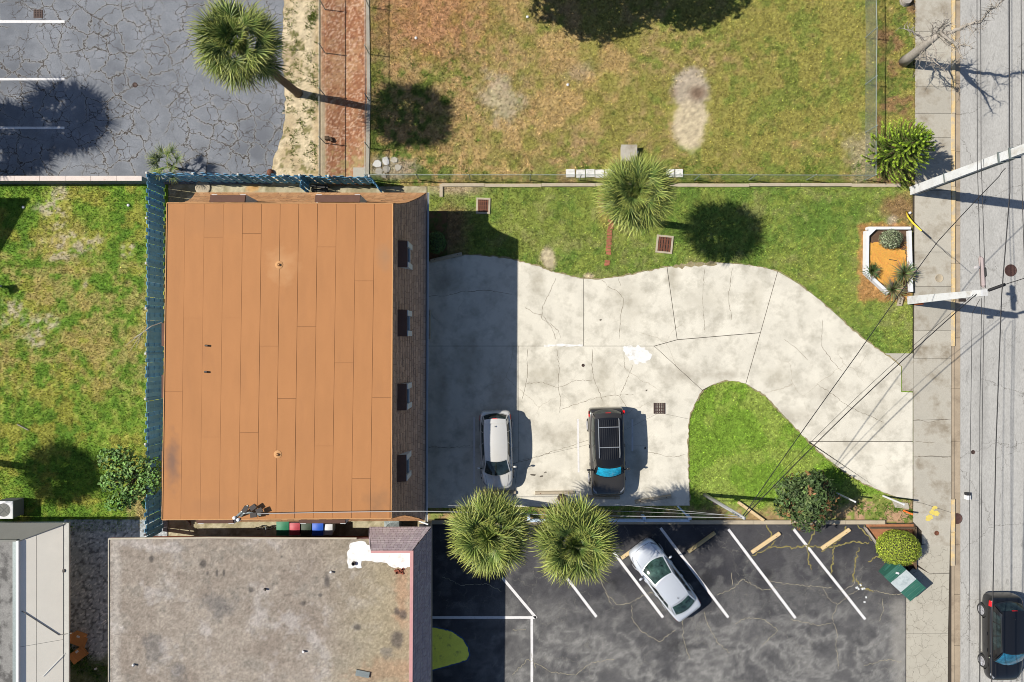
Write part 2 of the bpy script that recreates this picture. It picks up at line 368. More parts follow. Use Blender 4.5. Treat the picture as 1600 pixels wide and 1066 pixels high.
def f_front(x, y):
    px = x*PPM+800; py = 533-y*PPM
    n1 = fbm(x, y, .3, 4, 21); n2 = fbm(x, y, 1.1, 4, 22); n3 = fbm(x, y, 3.0, 3, 25)
    c = mixc(KA(126,140,58), KA(96,124,46), sst(.35, .65, n1*.5+n3*.5))
    c = mixc(c, KA(150,146,84), sst(.52, .7, n2*.6+n3*.4)*.5)
    isl = (py > 590)*1.0
    c = mixc(c, mixc(KA(112,146,44), KA(134,156,62), sst(.45, .65, n2)), isl*.85)
    c = mixc(c, LSAND, ell(px, py, 857, 403, 11, 19, -12, .3, .3, 4)*.8)
    c = mixc(c, LSAND, ell(px, py, 919, 432, 9, 5, 0, .3, .3, 5)*.9)
    c = mixc(c, BROWN, ell(px, py, 1410, 322, 26, 22, 0, .5, .5, 6)*.8)
    c = mixc(c, LGREY, ell(px, py, 1394, 346, 8, 8, 0, .5, .4, 6)*.8)
    d = np.maximum(np.abs(px-1384)-36, np.abs(py-410)-54)
    c = mixc(c, KA(178,128,78), (1-sst(1, 11, d+(n3-.5)*16))*.75)
    c = mixc(c, KA(160,136,70), ell(px, py, 945, 300, 10, 50, 0, .5, .4, 7)*.6)
    c = mixc(c, BROWN, ell(px, py, 700, 365, 30, 42, 0, .5, .4, 11)*.8)
    c = mixc(c, KA(178,158,120), (1-sst(296, 310, py+8*(n3-.5)))*sst(640, 700, px)*(1-sst(720, 780, px))*.8)
    low = sst(782, 800, py+(n3-.5)*30)
    c = mixc(c, mixc(KA(150,118,82), KA(126,130,66), sst(.5, .6, n3)), low*.8)
    low2 = sst(1300, 1340, px)*sst(768, 790, py+(n3-.5)*24)
    c = mixc(c, mixc(KA(172,142,100), KA(120,132,56), sst(.55, .62, n3)), low2*.9)
    bare = np.clip(ell(px, py, 857, 403, 9, 16, -12, .3, .3, 4)+low*.75+low2*.4, 0, 1)
    return 1.30*c*np.array([1.04,1.0,1.3])*(.45+1.1*fbm(x, y, 9, 3, 29))[..., None], bare
def f_left(x, y):
    px = x*PPM+800; py = 533-y*PPM
    n1 = fbm(x, y, .28, 4, 41); n2 = fbm(x, y, 1.0, 4, 42); n3 = fbm(x, y, 2.8, 3, 45)
    c = mixc(KA(92,126,38), KA(124,150,48), sst(.35, .65, n3*.6+n1*.4))
    c = mixc(c, KA(158,152,64), sst(.48, .64, n2)*.7)
    mid = sst(330, 400, py)*(1-sst(560, 680, py))
    c = mixc(c, KA(176,150,98), sst(.50, .68, n1*.45+n3*.55+.04*mid)*.55*(.3+.7*mid))
    g = 0
    for (cx, cy, rx, ry, s) in [(85,320,20,28,1), (115,378,40,16,2), (20,488,26,22,3), (62,505,22,12,4), (60,530,26,10,5), (130,452,10,8,6), (200,392,12,10,7), (92,398,12,10,8)]:
        g = np.maximum(g, ell(px, py, cx, cy, rx, ry, 0, .5, 1.0, 50+s))
    c = mixc(c, LGREY*1.1, g*sst(.46, .60, fbm(x, y, 3.4, 4, 47))*.8); g = g*.4
    c = mixc(c, KA(176,152,100), (1-sst(0, 22, np.abs(px-222)-4+(n3-.5)*30))*sst(740, 800, py)*.8)
    return 1.32*c*np.array([1.0,1.0,1.2])*(.45+1.1*fbm(x, y, 9, 3, 49))[..., None], g
def f_sand(x, y):
    px = x*PPM+800; py = 533-y*PPM
    n1 = fbm(x, y, .8, 4, 61); n3 = fbm(x, y, 3.5, 4, 65)
    c = mixc(KA(222,204,170), KA(200,180,144), sst(.4, .65, n1))
    c = mixc(c, KA(120,118,62), sst(.60, .68, n3)*.8)
    edge = sst(484, 497, px)
    c = mixc(c, KA(196,170,130), edge*.7)
    return c*(.55+.9*fbm(x, y, 9, 3, 69))[..., None], 0*px
def f_mulch(x, y):
    px = x*PPM+800; py = 533-y*PPM
    n1 = fbm(x, y, .5, 4, 71); n3 = fbm(x, y, 4.0, 4, 75); n4 = fbm(x, y, 12, 3, 77)
    c = mixc(KA(172,120,88), KA(192,150,112), sst(.38, .62, n1*.5+n3*.5))
    c = mixc(c, KA(222,186,158), sst(.55, .66, n4)*.85)
    c = mixc(c, KA(126,74,52), sst(.58, .7, fbm(x, y, 9, 3, 78))*.6)
    c = mixc(c, KA(180,160,110), sst(.5, .62, n3)*sst(215, 250, py)*.8)
    c = mixc(c, KA(196,184,156), (1-sst(505, 512, px+4*(n3-.5)))*sst(120, 170, py)*.8)
    c = mixc(c, KA(196,184,156), (1-sst(499, 504, px))*.8)
    return c*(.75+.5*fbm(x, y, 11, 3, 79))[..., None], 0*px
def f_bed(x, y):
    n = fbm(x, y, 4, 4, 81); px = x*PPM+800; py = 533-y*PPM
    return mixc(KA(120,92,66), KA(92,100,52), sst(.5, .65, n))*(.7+.6*fbm(x, y, 10, 3, 82))[..., None], 0*px
def f_alley(x, y):
    n = fbm(x, y, 3, 4, 91)
    c = mixc(KA(200,190,160), KA(166,156,124), sst(.4, .65, n))
    c = mixc(c, KA(214,160,90), ell(x*PPM+800, 533-y*PPM, 396, 294, 12, 8)*.7)
    return c*(.75+.5*fbm(x, y, 12, 3, 92))[..., None], 0*x
def f_gravel(x, y):
    n = vn(x*16, y*16, 93); n2 = vn(x*9+7, y*9, 94); px = x*PPM+800; py = 533-y*PPM
    c = mixc(KA(182,190,194), KA(240,244,246), sst(.6, .85, n)); c = mixc(c, KA(96,102,108), sst(.6, .8, n2)*.8)
    c = mixc(c, KA(96,110,52), sst(1012, 1040, py+20*(fbm(x, y, 2, 3, 95)-.5))*.85)
    return c, 0*x
def f_lot(x, y):
    px = x*PPM+800; py = 533-y*PPM
    n = fbm(x, y, .55, 5, 101, .6); n2 = fbm(x*.75+y*.35, y*1.1-x*.3, 1.0, 5, 103, .65)
    c = mixc(KA(60,60,65), KA(78,77,80), sst(.35, .65, n))
    wash = sst(905, 990, py+60*(fbm(x, y, .3, 3, 105)-.5))*sst(690, 830, px)
    wx = x+1.6*(fbm(x, y, .5, 4, 131)-.5); wy = y+1.6*(fbm(x, y, .5, 4, 132)-.5)
    rid = (1-np.abs(2*fbm(wx*.7+wy*.5, wy-wx*.3, .9, 5, 111, .62)-1))**6; rid2 = (1-np.abs(2*fbm(wx, wy*.8, 2.1, 4, 113, .6)-1))**5
    c = mixc(c, KA(104,103,103), wash*(.40+.35*sst(.4, .65, n)))
    c = mixc(c, KA(182,180,175), np.clip(rid*.75+rid2*.35*sst(.4, .6, n2), 0, 1)*wash*.58)
    c = mixc(c, KA(120,119,117), sst(.5, .68, fbm(x, y, 1.3, 4, 106))*.5*(1-wash)*sst(840, 880, py))
    c = mixc(c, KA(170,166,158), (1-sst(0, 22, np.abs(px-1408)+(n2-.5)*40))*.55*sst(925, 950, py))
    return c*(.9+.2*fbm(x, y, 9, 3, 107))[..., None], 0*px
def sheet(name, x0, x1, y0, y1, f, m, z=0.0, step=.11, rough=.012, skirt=True):
    """ground sheet between photo columns x0..x1 and rows y0..y1, its soil and grass colours mixed by place"""
    xa, ya = G2(x0, y1); xb, yb = G2(x1, y0)
    nx = max(2, int((xb-xa)/step)); ny = max(2, int((yb-ya)/step))
    X, Y = np.meshgrid(np.linspace(xa, xb, nx), np.linspace(ya, yb, ny))
    c, bare = f(X.ravel(), Y.ravel())
    Z = z+rough*(fbm(X, Y, 1.4, 3, 5)-.5)*2
    V = np.stack([X.ravel(), Y.ravel(), Z.ravel()], 1)
    i = np.arange(nx*ny).reshape(ny, nx)
    F = np.stack([i[:-1, :-1].ravel(), i[:-1, 1:].ravel(), i[1:, 1:].ravel(), i[1:, :-1].ravel()], 1)
    if skirt:
        ring = np.concatenate([i[0, :], i[1:, -1], i[-1, -2::-1], i[-2:0:-1, 0]]); n = len(ring)
        B = V[ring].copy(); B[:, 2] = -.2; o = len(V); V = np.concatenate([V, B]); c = np.concatenate([c, c[ring]])
        a = ring; b = np.roll(ring, -1); ia = o+np.arange(n); ib = np.roll(ia, -1)
        F = np.concatenate([F, np.stack([a, ia, ib, b], 1)])
    return obj(name, npmesh(name, V, F, c), m, None, True)
def tufts(name, label, x0, x1, y0, y1, f, per_m2, exclude, h=.075, seed=1):
    """short grass: three thin blades a tuft"""
    rg = np.random.default_rng(seed); xa, ya = G2(x0, y1); xb, yb = G2(x1, y0)
    n = int((xb-xa)*(yb-ya)*per_m2); x = rg.uniform(xa, xb, n); y = rg.uniform(ya, yb, n)
    ok = np.ones(n, bool)
    for p in exclude: ok &= ~pip(x, y, p)
    x = x[ok]; y = y[ok]; c, bare = f(x, y); keep = rg.random(len(x)) > bare*1.3
    x = x[keep]; y = y[keep]; c = c[keep]; n = len(x)
    c = c*np.exp(rg.normal(0, .40, (n, 1)))*np.array([1.06, 1.04, .9])
    Vs = []; Cs = []
    for b in range(3):
        a = rg.uniform(0, 2*np.pi, n); L = h*rg.uniform(.5, 1.35, n); w = .011*rg.uniform(.7, 1.6, n); lean = rg.uniform(.35, 1.2, n)
        ox = x+rg.normal(0, .02, n); oy = y+rg.normal(0, .02, n); dx = np.cos(a); dy = np.sin(a)
        z0 = np.zeros(n)
        Vs += [np.stack([ox-dy*w, oy+dx*w, z0], 1), np.stack([ox+dy*w, oy-dx*w, z0], 1), np.stack([ox+dx*L*np.sin(lean), oy+dy*L*np.sin(lean), L*np.cos(lean)+.006], 1)]
        Cs += [c*.85, c*.85, c*1.15]
    V = np.stack(Vs, 1).reshape(-1, 3); C = np.stack(Cs, 1).reshape(-1, 3); F = np.arange(len(V)).reshape(-1, 3)
    o = obj(name, npmesh(name, V, F, C), M['blades']); return struct(o, label, 'stuff')
# ---- base terrain out to the horizon
mb = MB(); mb.grid([[(x, y, -.16) for x in (-900, -60, 60, 900)] for y in (900, 60, -60, -900)][::-1]); struct(mb.build('terrain', M['base']), 'flat dull green ground around the plots')
# ---- lawns, beds and yards
struct(sheet('dry_lawn', 577, 1431, -210, 291, f_upper, M['grass']), 'dry patchy lawn with a bare sand patch in the upper plot')
struct(sheet('front_lawn', 668, 1427, 291, 817, f_front, M['grass']), 'green lawn around the curved driveway')
struct(sheet('back_lawn', -230, 262, 286, 905, f_left, M['grass']), 'green and dry back lawn left of the tall fence')
struct(sheet('sand_strip', 424, 501, -210, 290, f_sand, M['soil'], .006, .1), 'strip of pale sand beside the cracked asphalt')
struct(sheet('mulch_bed', 501, 577, -210, 290, f_mulch, M['soil'], .006, .07), 'strip of reddish bark mulch between two fences')
struct(sheet('bare_yard', 262, 668, 286, 850, f_alley, M['soil'], -.02, .12), 'pale bare ground around the orange roofed building')
struct(sheet('planting_bed', 660, 699, 330, 406, f_bed, M['soil'], .03, .08), 'dark mulched bed at the building corner')
struct(sheet('gravel_alley', 100, 262, 812, 1180, f_gravel, M['soil'], .02, .07, .008), 'grey gravel alley between the cream and the grey building')
DW = [DRIVE_W]
tufts('lawn_grass', 'dry short grass of the upper plot', 577, 1431, -120, 291, f_upper, 240, [], seed=1)
struct(bpy.data.objects['lawn_grass'], None, 'stuff')
tufts('front_lawn_grass', 'short green grass around the driveway', 672, 1425, 292, 815, f_front, 260, [offs(DRIVE_W, .03), gp(PLANTER), gp([(1380,552),(1430,552),(1430,615),(1405,615)]), gp([(660,330),(698,330),(698,400),(660,412)]), gp([(742,308),(768,308),(768,336),(742,336)]), gp([(1024,367),(1052,367),(1052,399),(1024,399)])], seed=2)
tufts('back_lawn_grass', 'short patchy grass of the back lawn', -20, 252, 290, 830, f_left, 250, [gp([(-30,813),(110,813),(110,840),(-30,840)])], seed=3)
# weeds and clumps on the sand strip and verges
def clumps(name, label, spots, m=None, n=26, L=.16, col=(104,118,44), seed=5):
    rg = random.Random(seed); mb = MB()
    for (px, py, s) in spots:
        gx, gy = G2(px, py)
        for k in range(int(n*s)):
            a = rg.uniform(0, 6.28); r = abs(rg.gauss(0, .13*s)); l = L*s*rg.uniform(.5, 1.2); e = rg.uniform(.2, 1.1)
            bx, by = gx+r*math.cos(a), gy+r*math.sin(a); a2 = a+rg.uniform(-.6, .6); w = .016
            cc = KA(*col)*rg.uniform(.6, 1.5)
            mb.add([(bx-w*math.sin(a2), by+w*math.cos(a2), 0), (bx+w*math.sin(a2), by-w*math.cos(a2), 0), (bx+l*math.cos(a2)*math.cos(e), by+l*math.sin(a2)*math.cos(e), l*math.sin(e)+.02)], [(0, 1, 2)], tuple(cc))
    return struct(mb.build(name, M['blades']), label, 'stuff')
rg = random.Random(3)
sp = [(rg.uniform(448, 496), rg.uniform(0, 268), rg.uniform(.25, .9)) for _ in range(95)]+[(rg.choice([455, 490])+rg.gauss(0, 4), rg.uniform(0, 268), rg.uniform(.4, 1.2)) for _ in range(60)]
clumps('weeds', 'small weeds growing in the pale sand strip', sp)
sp = [(rg.uniform(585, 760), rg.uniform(80, 282), rg.uniform(.4, 1.0)) for _ in range(60)]+[(rg.uniform(900, 1360), rg.uniform(258, 284), rg.uniform(.5, 1.1)) for _ in range(70)]+[(rg.uniform(1330, 1424), rg.uniform(784, 814), rg.uniform(.5, 1.2)) for _ in range(40)]+[(rg.uniform(690, 1080), rg.uniform(797, 806), rg.uniform(.6, 1.2)) for _ in range(60)]
clumps('tall_weeds', 'clumps of greener weeds along the fence lines and verge', sp, col=(92,124,40), seed=8)
# ---- upper left asphalt lot
edge = [(443,-210),(443,0),(440,60),(444,130),(446,180),(440,215),(430,240),(426,258),(425,288)]
mb = MB(); mb.prism([G2(-230, -210)]+jag(gp(edge), .22, .07, 4)+[G2(-230, 288)], -.2, .012)
struct(mb.build('asphalt_lot', M['asphalt']), 'cracked grey asphalt lot at the upper left')
AL = bpy.data.objects['asphalt_lot']
def line(parent, p, q, w=.13, z=.018, name='painted_line', m='paint', seed=0):
    a, b = Vector(G2(*p)), Vector(G2(*q)); d = (b-a).normalized(); n = Vector((-d.y, d.x))*w/2; mb = MB()
    k = max(2, int((b-a).length/.5)); rg = random.Random(seed); P = [[], []]
    for i in range(k+1):
        c = a+(b-a)*i/k
        for s in (0, 1): qv = c+n*(1 if s else -1)*rg.uniform(.93, 1.05); P[s].append((qv.x, qv.y, z))
    mb.grid([P[0], P[1]]); o = mb.build(name, M[m], parent); return o
for y, w in ((34, .15), (124, .13), (200, .13)): line(AL, (-120, y), (101, y), w, .0165)
# ---- road, gutter, kerb, sidewalk
mb = MB(); mb.prism([G2(1502, -900), G2(1502, 2000), G2(1790, 2000), G2(1790, -900)][::-1], -.3, -.085)
road = struct(mb.build('road', M['road']), 'pale grey worn street surface')
gut = MB(); gut.prism([G2(1490, -900), G2(1502.5, -900), G2(1502.5, 2000), G2(1490, 2000)], -.3, -.10)
gut = struct(gut.build('gutter', M['gap']), 'brownish concrete gutter along the kerb')
ys = [-300,-180,-90,0,60,118,178,236,292,352,412,470,528,607,690,771,852,930,1010,1100,1190]
for a, b in zip(ys[:-1], ys[1:]):
    mb = MB(); mb.prism(offs(gp([(1491.5, a), (1502.2, a), (1502.2, b), (1491.5, b)]), .008), -.2, -.078); mb.build('gutter_slab', M['gutter'], gut)
kb = MB(); kb.prism(gp([(1486.5, -900), (1490, -900), (1490, 2000), (1486.5, 2000)]), -.3, -.06)
kerb = struct(kb.build('kerb', M['gap']), 'concrete kerb between sidewalk and gutter')
rk = random.Random(5)
for a, b, pn in [(-300,-200,1),(-200,-100,1),(-100,-10,1),(-10,60,1),(60,118,1),(118,178,1),(178,236,1),(236,292,1),(292,352,1),(352,412,1),(412,470,1),(470,541,1),(541,607,0),(607,690,0),(690,780,0),(780,832,1),(832,884,1),(884,960,0),(960,1040,0),(1040,1120,0),(1120,1200,0)]:
    mb = MB(); j = rk.uniform(-.5, .5); hi = .05 if pn else -.03
    mb.prism(offs(gp([(1486+j, a), (1491.8+j, a), (1491.8+j, b), (1486+j, b)]), .006), -.2, hi)
    mb.build('kerb_stone', M['yellow'] if pn else M['gutter'], kerb)
for (a, b) in [(-300,-200),(-200,-100),(-100,-10),(-10,118),(118,236),(236,352),(352,470),(470,541),(780,832),(832,884)]: pass
sw = MB(); sw.prism(gp([(1429,-900),(1486.5,-900),(1486.5,2000),(1417,2000),(1417,905),(1426,800),(1426,540)]), -.3, -.002)
walk = struct(sw.build('sidewalk', M['gap']), 'grey concrete sidewalk beside the street')
ys = [-210,-120,-25,50,136,178,215,298,394,448,517]
for a, b in zip(ys[:-1], ys[1:]):
    mb = MB(); mb.prism(offs(gp([(1430-a/280, a), (1486, a), (1486, b), (1430-b/280, b)]), .009), -.2, .03)
    o = mb.build('paving_slab', M['sidewalk'], walk)
for poly in [[(1428,517),(1486,517),(1486,560),(1428,560)], [(1427,560),(1486,560),(1486,655),(1427,657)], [(1427,657),(1486,655),(1486,713),(1427,714)], [(1427,714),(1486,713),(1486,801),(1440,786),(1427,784)], [(1427,784),(1440,786),(1486,801),(1484,853),(1452,853),(1440,850),(1440,830),(1426,815)]]:
    mb = MB(); mb.prism(offs(gp(poly), .009), -.2, .03); mb.build('paving_slab', M['sidewalk'], walk)
for poly in [[(1440,851),(1484,853),(1483,895),(1452,896),(1430,880)], [(1416,897),(1430,884),(1452,896),(1483,896),(1481,990),(1416,990)], [(1416,990),(1481,990),(1480,1190),(1416,1190)]]:
    mb = MB(); mb.prism(offs(gp(poly), .006), -.2, .028); mb.build('paving_slab', M['oldwalk'], walk)
# far side of the street
mb = MB(); mb.prism(gp([(1790,-900),(1796,-900),(1796,2000),(1790,2000)]), -.3, .02); struct(mb.build('far_kerb', M['gutter']), 'kerb on the far side of the street')
# ---- driveway: dark joints below, slabs poured one by one
mb = MB(); mb.prism(offs(DRIVE_W, .02), -.2, .012); drive = struct(mb.build('driveway', M['gap']), 'curved pale concrete driveway')
T = DRIVE_TOP
slabs = [
 T[0:7]+[(912,435),(912,541),(810,541),(668,541)],
 [(912,435)]+T[8:11]+[(1042,417),(1058,531),(1022,541),(975,541),(912,541)],
 [(1042,417)]+T[12:17]+[(1188,520),(1058,531)],
 [(1022,541),(1058,531),(1188,520),(1165,600)]+[(1148,596),(1130,596),(1112,602),(1097,610)],
 T[16:24]+[(1408,612),(1426,613),(1426,690),(1262,690)]+[(1240,667),(1220,645),(1195,618),(1165,600),(1188,520)],
 [(1262,690),(1426,690)]+[(1426,780)]+DRIVE_BOT[0:6],
 [(668,541),(810,541),(810,700),(668,700)],
 [(668,700),(810,700),(810,720),(800,792),(668,794)],
 [(810,541),(912,541),(975,541),(1022,541),(1097,610),(1085,632),(1077,655),(1030,645),(940,690),(810,720)],
 [(810,720),(940,690),(1030,645),(1077,655),(1075,700),(1077,770),(1078,790),(800,792)],
]
for i, s in enumerate(slabs):
    mb = MB(); mb.prism(offs(gp(s), .017 if i < 6 else .006), -.2, .036); mb.build('concrete_slab', M['concrete'], drive)
mb = MB(); mb.prism(offs(gp([(1376,552),(1427,552),(1427,612),(1409,611),(1409,573)]), .012), -.2, .032); mb.build('concrete_slab', M['sidewalk'], drive)
mb = MB()
for i, c in enumerate([[(868,435),(860,455),(848,478),(846,497),(862,512),(868,530)],[(820,480),(835,490),(847,492),(858,505),(872,516),(876,528)],[(940,438),(952,449),(964,455),(974,466),(973,480),(969,495),(968,530)],[(966,435),(970,447)],[(1145,418),(1141,440),(1138,460),(1140,480),(1143,500)],[(925,545),(925,580),(930,598),(938,615),(942,630)],[(988,570),(982,588),(972,610),(968,620),(980,637)],[(975,550),(976,575),(983,581)],[(820,600),(845,597),(872,606),(900,594),(925,595)],[(870,545),(874,575),(872,600),(876,625),(874,645)],[(876,640),(905,630),(930,622),(955,618),(990,616)],[(800,725),(830,717),(880,700),(925,686)],[(824,545),(824,590),(815,628)],[(668,463),(700,462),(720,456),(760,454),(800,460)],[(668,698),(700,700),(735,696)],[(1275,600),(1295,612),(1315,628),(1340,643),(1360,650),(1380,660)],[(1285,500),(1283,540),(1300,565),(1315,580)],[(1010,706),(1050,714),(1072,711)],[(1225,530),(1245,545),(1262,563)],[(1100,420),(1098,470),(1101,520)]]):
    ribbon(mb, jag(gp(c), .12, .035, i), .016, .0395, i)
struct(mb.build('crack_lines', M['crack'], drive), None, 'stuff')
mb = MB()
for i, c in enumerate([DRIVE_TOP[1:11], DRIVE_TOP[10:16], DRIVE_TOP[15:24], DRIVE_BOT[0:10], DRIVE_BOT[9:19]]): ribbon(mb, jag(gp(c), .16, .05, 90+i), .05, .040, i, .98)
ribbon(mb, jag(gp([(1050,417),(1075,414),(1100,413),(1120,413)]), .16, .05, 99), .22, .0405, 9, .8)
struct(mb.build('edge_dirt', M['edgedirt'], drive), None, 'stuff')
def blob(name, outline, m, z, parent=None, amp=.05, seed=1, step=.12, z0=None):
    mb = MB(); P = jag(gp(outline), step, amp, seed, True)
    mb.prism(P, (z-.006) if z0 is None else z0, z); return mb.build(name, M[m], parent)
for i, (px, py, rx, ry) in enumerate(((833,742,5,1.6),(846,744,3,1.2),(852,738,2,1),(1010,610,1.5,1.5),(938,500,2,1.4),(1008,700,1.6,2.2))): blob('oil_spot', [(px+rx*math.cos(t), py+ry*math.sin(t)) for t in (0,1.05,2.1,3.14,4.2,5.2)], 'oil', .0405, drive, .03, 60+i)
blob('cement_patch', [(972,541),(1000,540),(1020,556),(1008,566),(992,569),(982,560)], 'cement', .045, drive, .09, 3)
blob('cement_patch', [(850,538.5),(880,537.5),(910,538.5),(910,541),(850,541.5)], 'cement', .044, drive, .03, 4)
for p, q in [((741,652),(741,756)), ((903,655),(904,738)), ((988,655),(988,705))]: line(drive, p, q, .10, .041)
# sidewalk joints and cracks
mb = MB()
for i, c in enumerate([[(1430,655),(1450,660),(1470,656),(1481,656)],[(1428,714),(1455,712),(1481,715)],[(1430,690),(1460,692)]]): ribbon(mb, jag(gp(c), .15, .03, i), .016, .0335, i)
struct(mb.build('crack_lines', M['crack'], walk), None, 'stuff')
M['spray'] = mat('yellow_spray_paint', K(236,214,110), .8, .1, 6, .1)
for i, (px, py, r) in enumerate([(1452,808,6),(1462,802,6),(1456,800,5),(1460,793,4),(1450,812,4)]):
    mb = MB(); gx, gy = G2(px, py); mb.prism(jag([(gx+r/PPM*math.cos(t*.9), gy+.7*r/PPM*math.sin(t*.9)) for t in range(7)], .06, .04, i, True), .0315, .034+.0012*i)
    mb.build('spray_paint_mark', M['spray'], walk)
# ---- lower parking lot
lot = struct(sheet('parking_lot', 655, 1416, 819, 1180, f_lot, M['lot'], 0, .09, .004), 'black sealed parking lot with worn pale washes')
struct(lot)
for i, (p, q) in enumerate([((785,903),(838,966)),((872,885),(932,964)),((955,858),(1036,965)),((1032,825),(1138,965)),((1138,827),(1243,966)),((1240,827),(1352,968)),((660,965),(838,965)),((831,965),(831,1180))]):
    line(lot, p, q, .15, .0085+.0008*(i == 7), seed=i)
mb = MB(); mb2 = MB()
cr = [[(1120,930),(1145,920),(1160,905),(1190,922),(1215,918)],[(1144,915),(1143,895)],[(945,925),(965,945),(985,942),(1010,928),(1025,925)],[(988,945),(987,965),(1000,985),(1030,1003),(1055,985)],[(935,895),(945,920),(955,945)],[(1100,955),(1108,980),(1122,1005),(1140,1020)],[(1200,908),(1240,914),(1285,917),(1300,919)],[(1285,917),(1295,935),(1308,945),(1300,965),(1308,990),(1306,1010),(1310,1045)],[(1308,945),(1330,928),(1345,920),(1365,922),(1390,929),(1414,928)],[(1148,975),(1165,965),(1195,968),(1215,985),(1200,1000),(1190,1010)],[(800,1055),(825,1030),(860,1050),(900,1055),(925,1035),(960,1030)],[(830,1020),(836,1045)],[(800,985),(822,984)],[(1065,965),(1068,1000),(1078,1030)],[(1235,968),(1280,978),(1300,973)],[(1340,900),(1332,915),(1310,925)],[(1378,935),(1380,955),(1374,970)],[(690,900),(720,915),(760,912),(785,925)],[(1350,1040),(1390,1030),(1410,1035)]]
for i, c in enumerate(cr): ribbon(mb, jag(gp(c), .09, .05, 40+i), .024, .0115, i)
for i, c in enumerate([[(1200,855),(1240,856),(1262,853),(1300,855),(1330,847),(1358,848)],[(1262,853),(1268,840),(1275,825)],[(1262,853),(1262,875),(1268,890)],[(1303,850),(1302,875),(1298,898)],[(1342,855),(1336,880),(1332,910)],[(1337,905),(1350,920),(1365,925)],[(1195,850),(1205,838),(1198,820)],[(1175,868),(1195,860),(1212,845)],[(1283,862),(1310,845),(1322,822)],[(1350,820),(1370,850),(1380,865),(1356,878)],[(1340,820),(1362,845)]]): ribbon(mb2, jag(gp(c), .1, .07, 80+i), .07, .012, i)
struct(mb.build('crack_lines', M['palecrack'], lot), None, 'stuff'); struct(mb2.build('weedy_cracks', M['weedcrack'], lot), None, 'stuff')
M['lime'] = mat('lime_green_paint', (.84,.80,.10), .75, .10, 2, .10, 22, stain=(K(170,166,90), 2.4, .56, .68, .6))
M['navy'] = mat('dark_blue_paint', K(70,96,140), .75, .1, 3)
q = [(655,980),(680,981),(705,987),(722,998),(731,1012),(733,1024),(729,1031),(700,1040),(655,1052)]
qj = jag(gp(q[:-1]), .10, .022, 77)+[G2(*q[-1])]; mb = MB(); mb.prism(offs(gp(q), -.07), .008, .0102); mb.build('painted_border', M['navy'], lot)
mb = MB(); mb.prism(qj, .011, .0132); mb.build('painted_area', M['lime'], lot)
# kerb strip between the lots
mb = MB(); mb.prism(gp([(668,812),(1385,812),(1385,819),(668,819)]), -.2, .02); ks = struct(mb.build('kerb_strip', M['gap']), 'tan concrete kerb along the top of the parking lot')
for a in range(672, 1380, 72):
    mb = MB(); mb.prism(offs(gp([(a, 812.5), (min(a+72, 1382), 812.5), (min(a+72, 1382), 819), (a, 819)]), .008), -.15, .10); mb.build('kerb_stone', M['precast'], ks)
# ------------------------------------------------------------------ buildings
M['membrane'] = mat('orange_roof_sheet', K(191,133,83), .88, .06, .7, .10, 26, .15, 80, objvar=.018, stretch=(3, .7, 1), stain=(K(168,118,80), .5, .56, .8, .4))
softstain(M['membrane'], [(*W(270, 722, 6.15).xy, .42, 1.5, K(120,96,86), .75), (*W(602, 402, 6.15).xy, .5, .8, K(170,132,98), .6), (*W(592, 785, 6.15).xy, .8, .9, K(150,112,80), .6), (*W(330, 790, 6.15).xy, 1.6, .7, K(176,124,82), .5), (*W(440, 415, 6.15).xy, .8, 1.0, K(216,166,116), .6), (*W(330, 345, 6.15).xy, 2.5, .9, K(180,128,84), .45)])
M['seam'] = mat('dark_roof_seam', K(120,78,48), .9, .2, 6)
M['shingle'] = mat('brown_shingle', (.2,.13,.08), .9, .12, 3, .25, 40, .3, 90, attr=True)
M['dormer'] = mat('dark_brown_shingle', K(112,80,66), .9, .15, 3, .2, 40, .2, 80)
M['wall'] = mat('beige_stucco', K(206,184,160), .9, .08, 2, .08, 50, .2, 90)
M['glass'] = glassmat('window_glass', (.02, .025, .03))
M['trim'] = mat('white_trim', K(236,240,242), .6, .05, 5, .04, 30)
M['pipe'] = mat('dark_pipe', K(60,52,48), .6, .1)
M['flash'] = mat('orange_flashing', K(214,160,106), .85, .08, 5)
M['shade_stain'] = mat('roof_grime', K(150,118,96), .9, .25, 2.5, .2, 20)
PROF = [(0.0, 6.17), (.10, 5.6), (.22, 5.0), (.38, 4.4), (.56, 3.95), (.78, 3.5), (1.0, 3.18), (1.18, 3.0)]
def prof(o, P=PROF):
    for (a, za), (b, zb) in zip(P[:-1], P[1:]):
        if o <= b: return za+(zb-za)*(o-a)/(b-a)
    return P[-1][1]
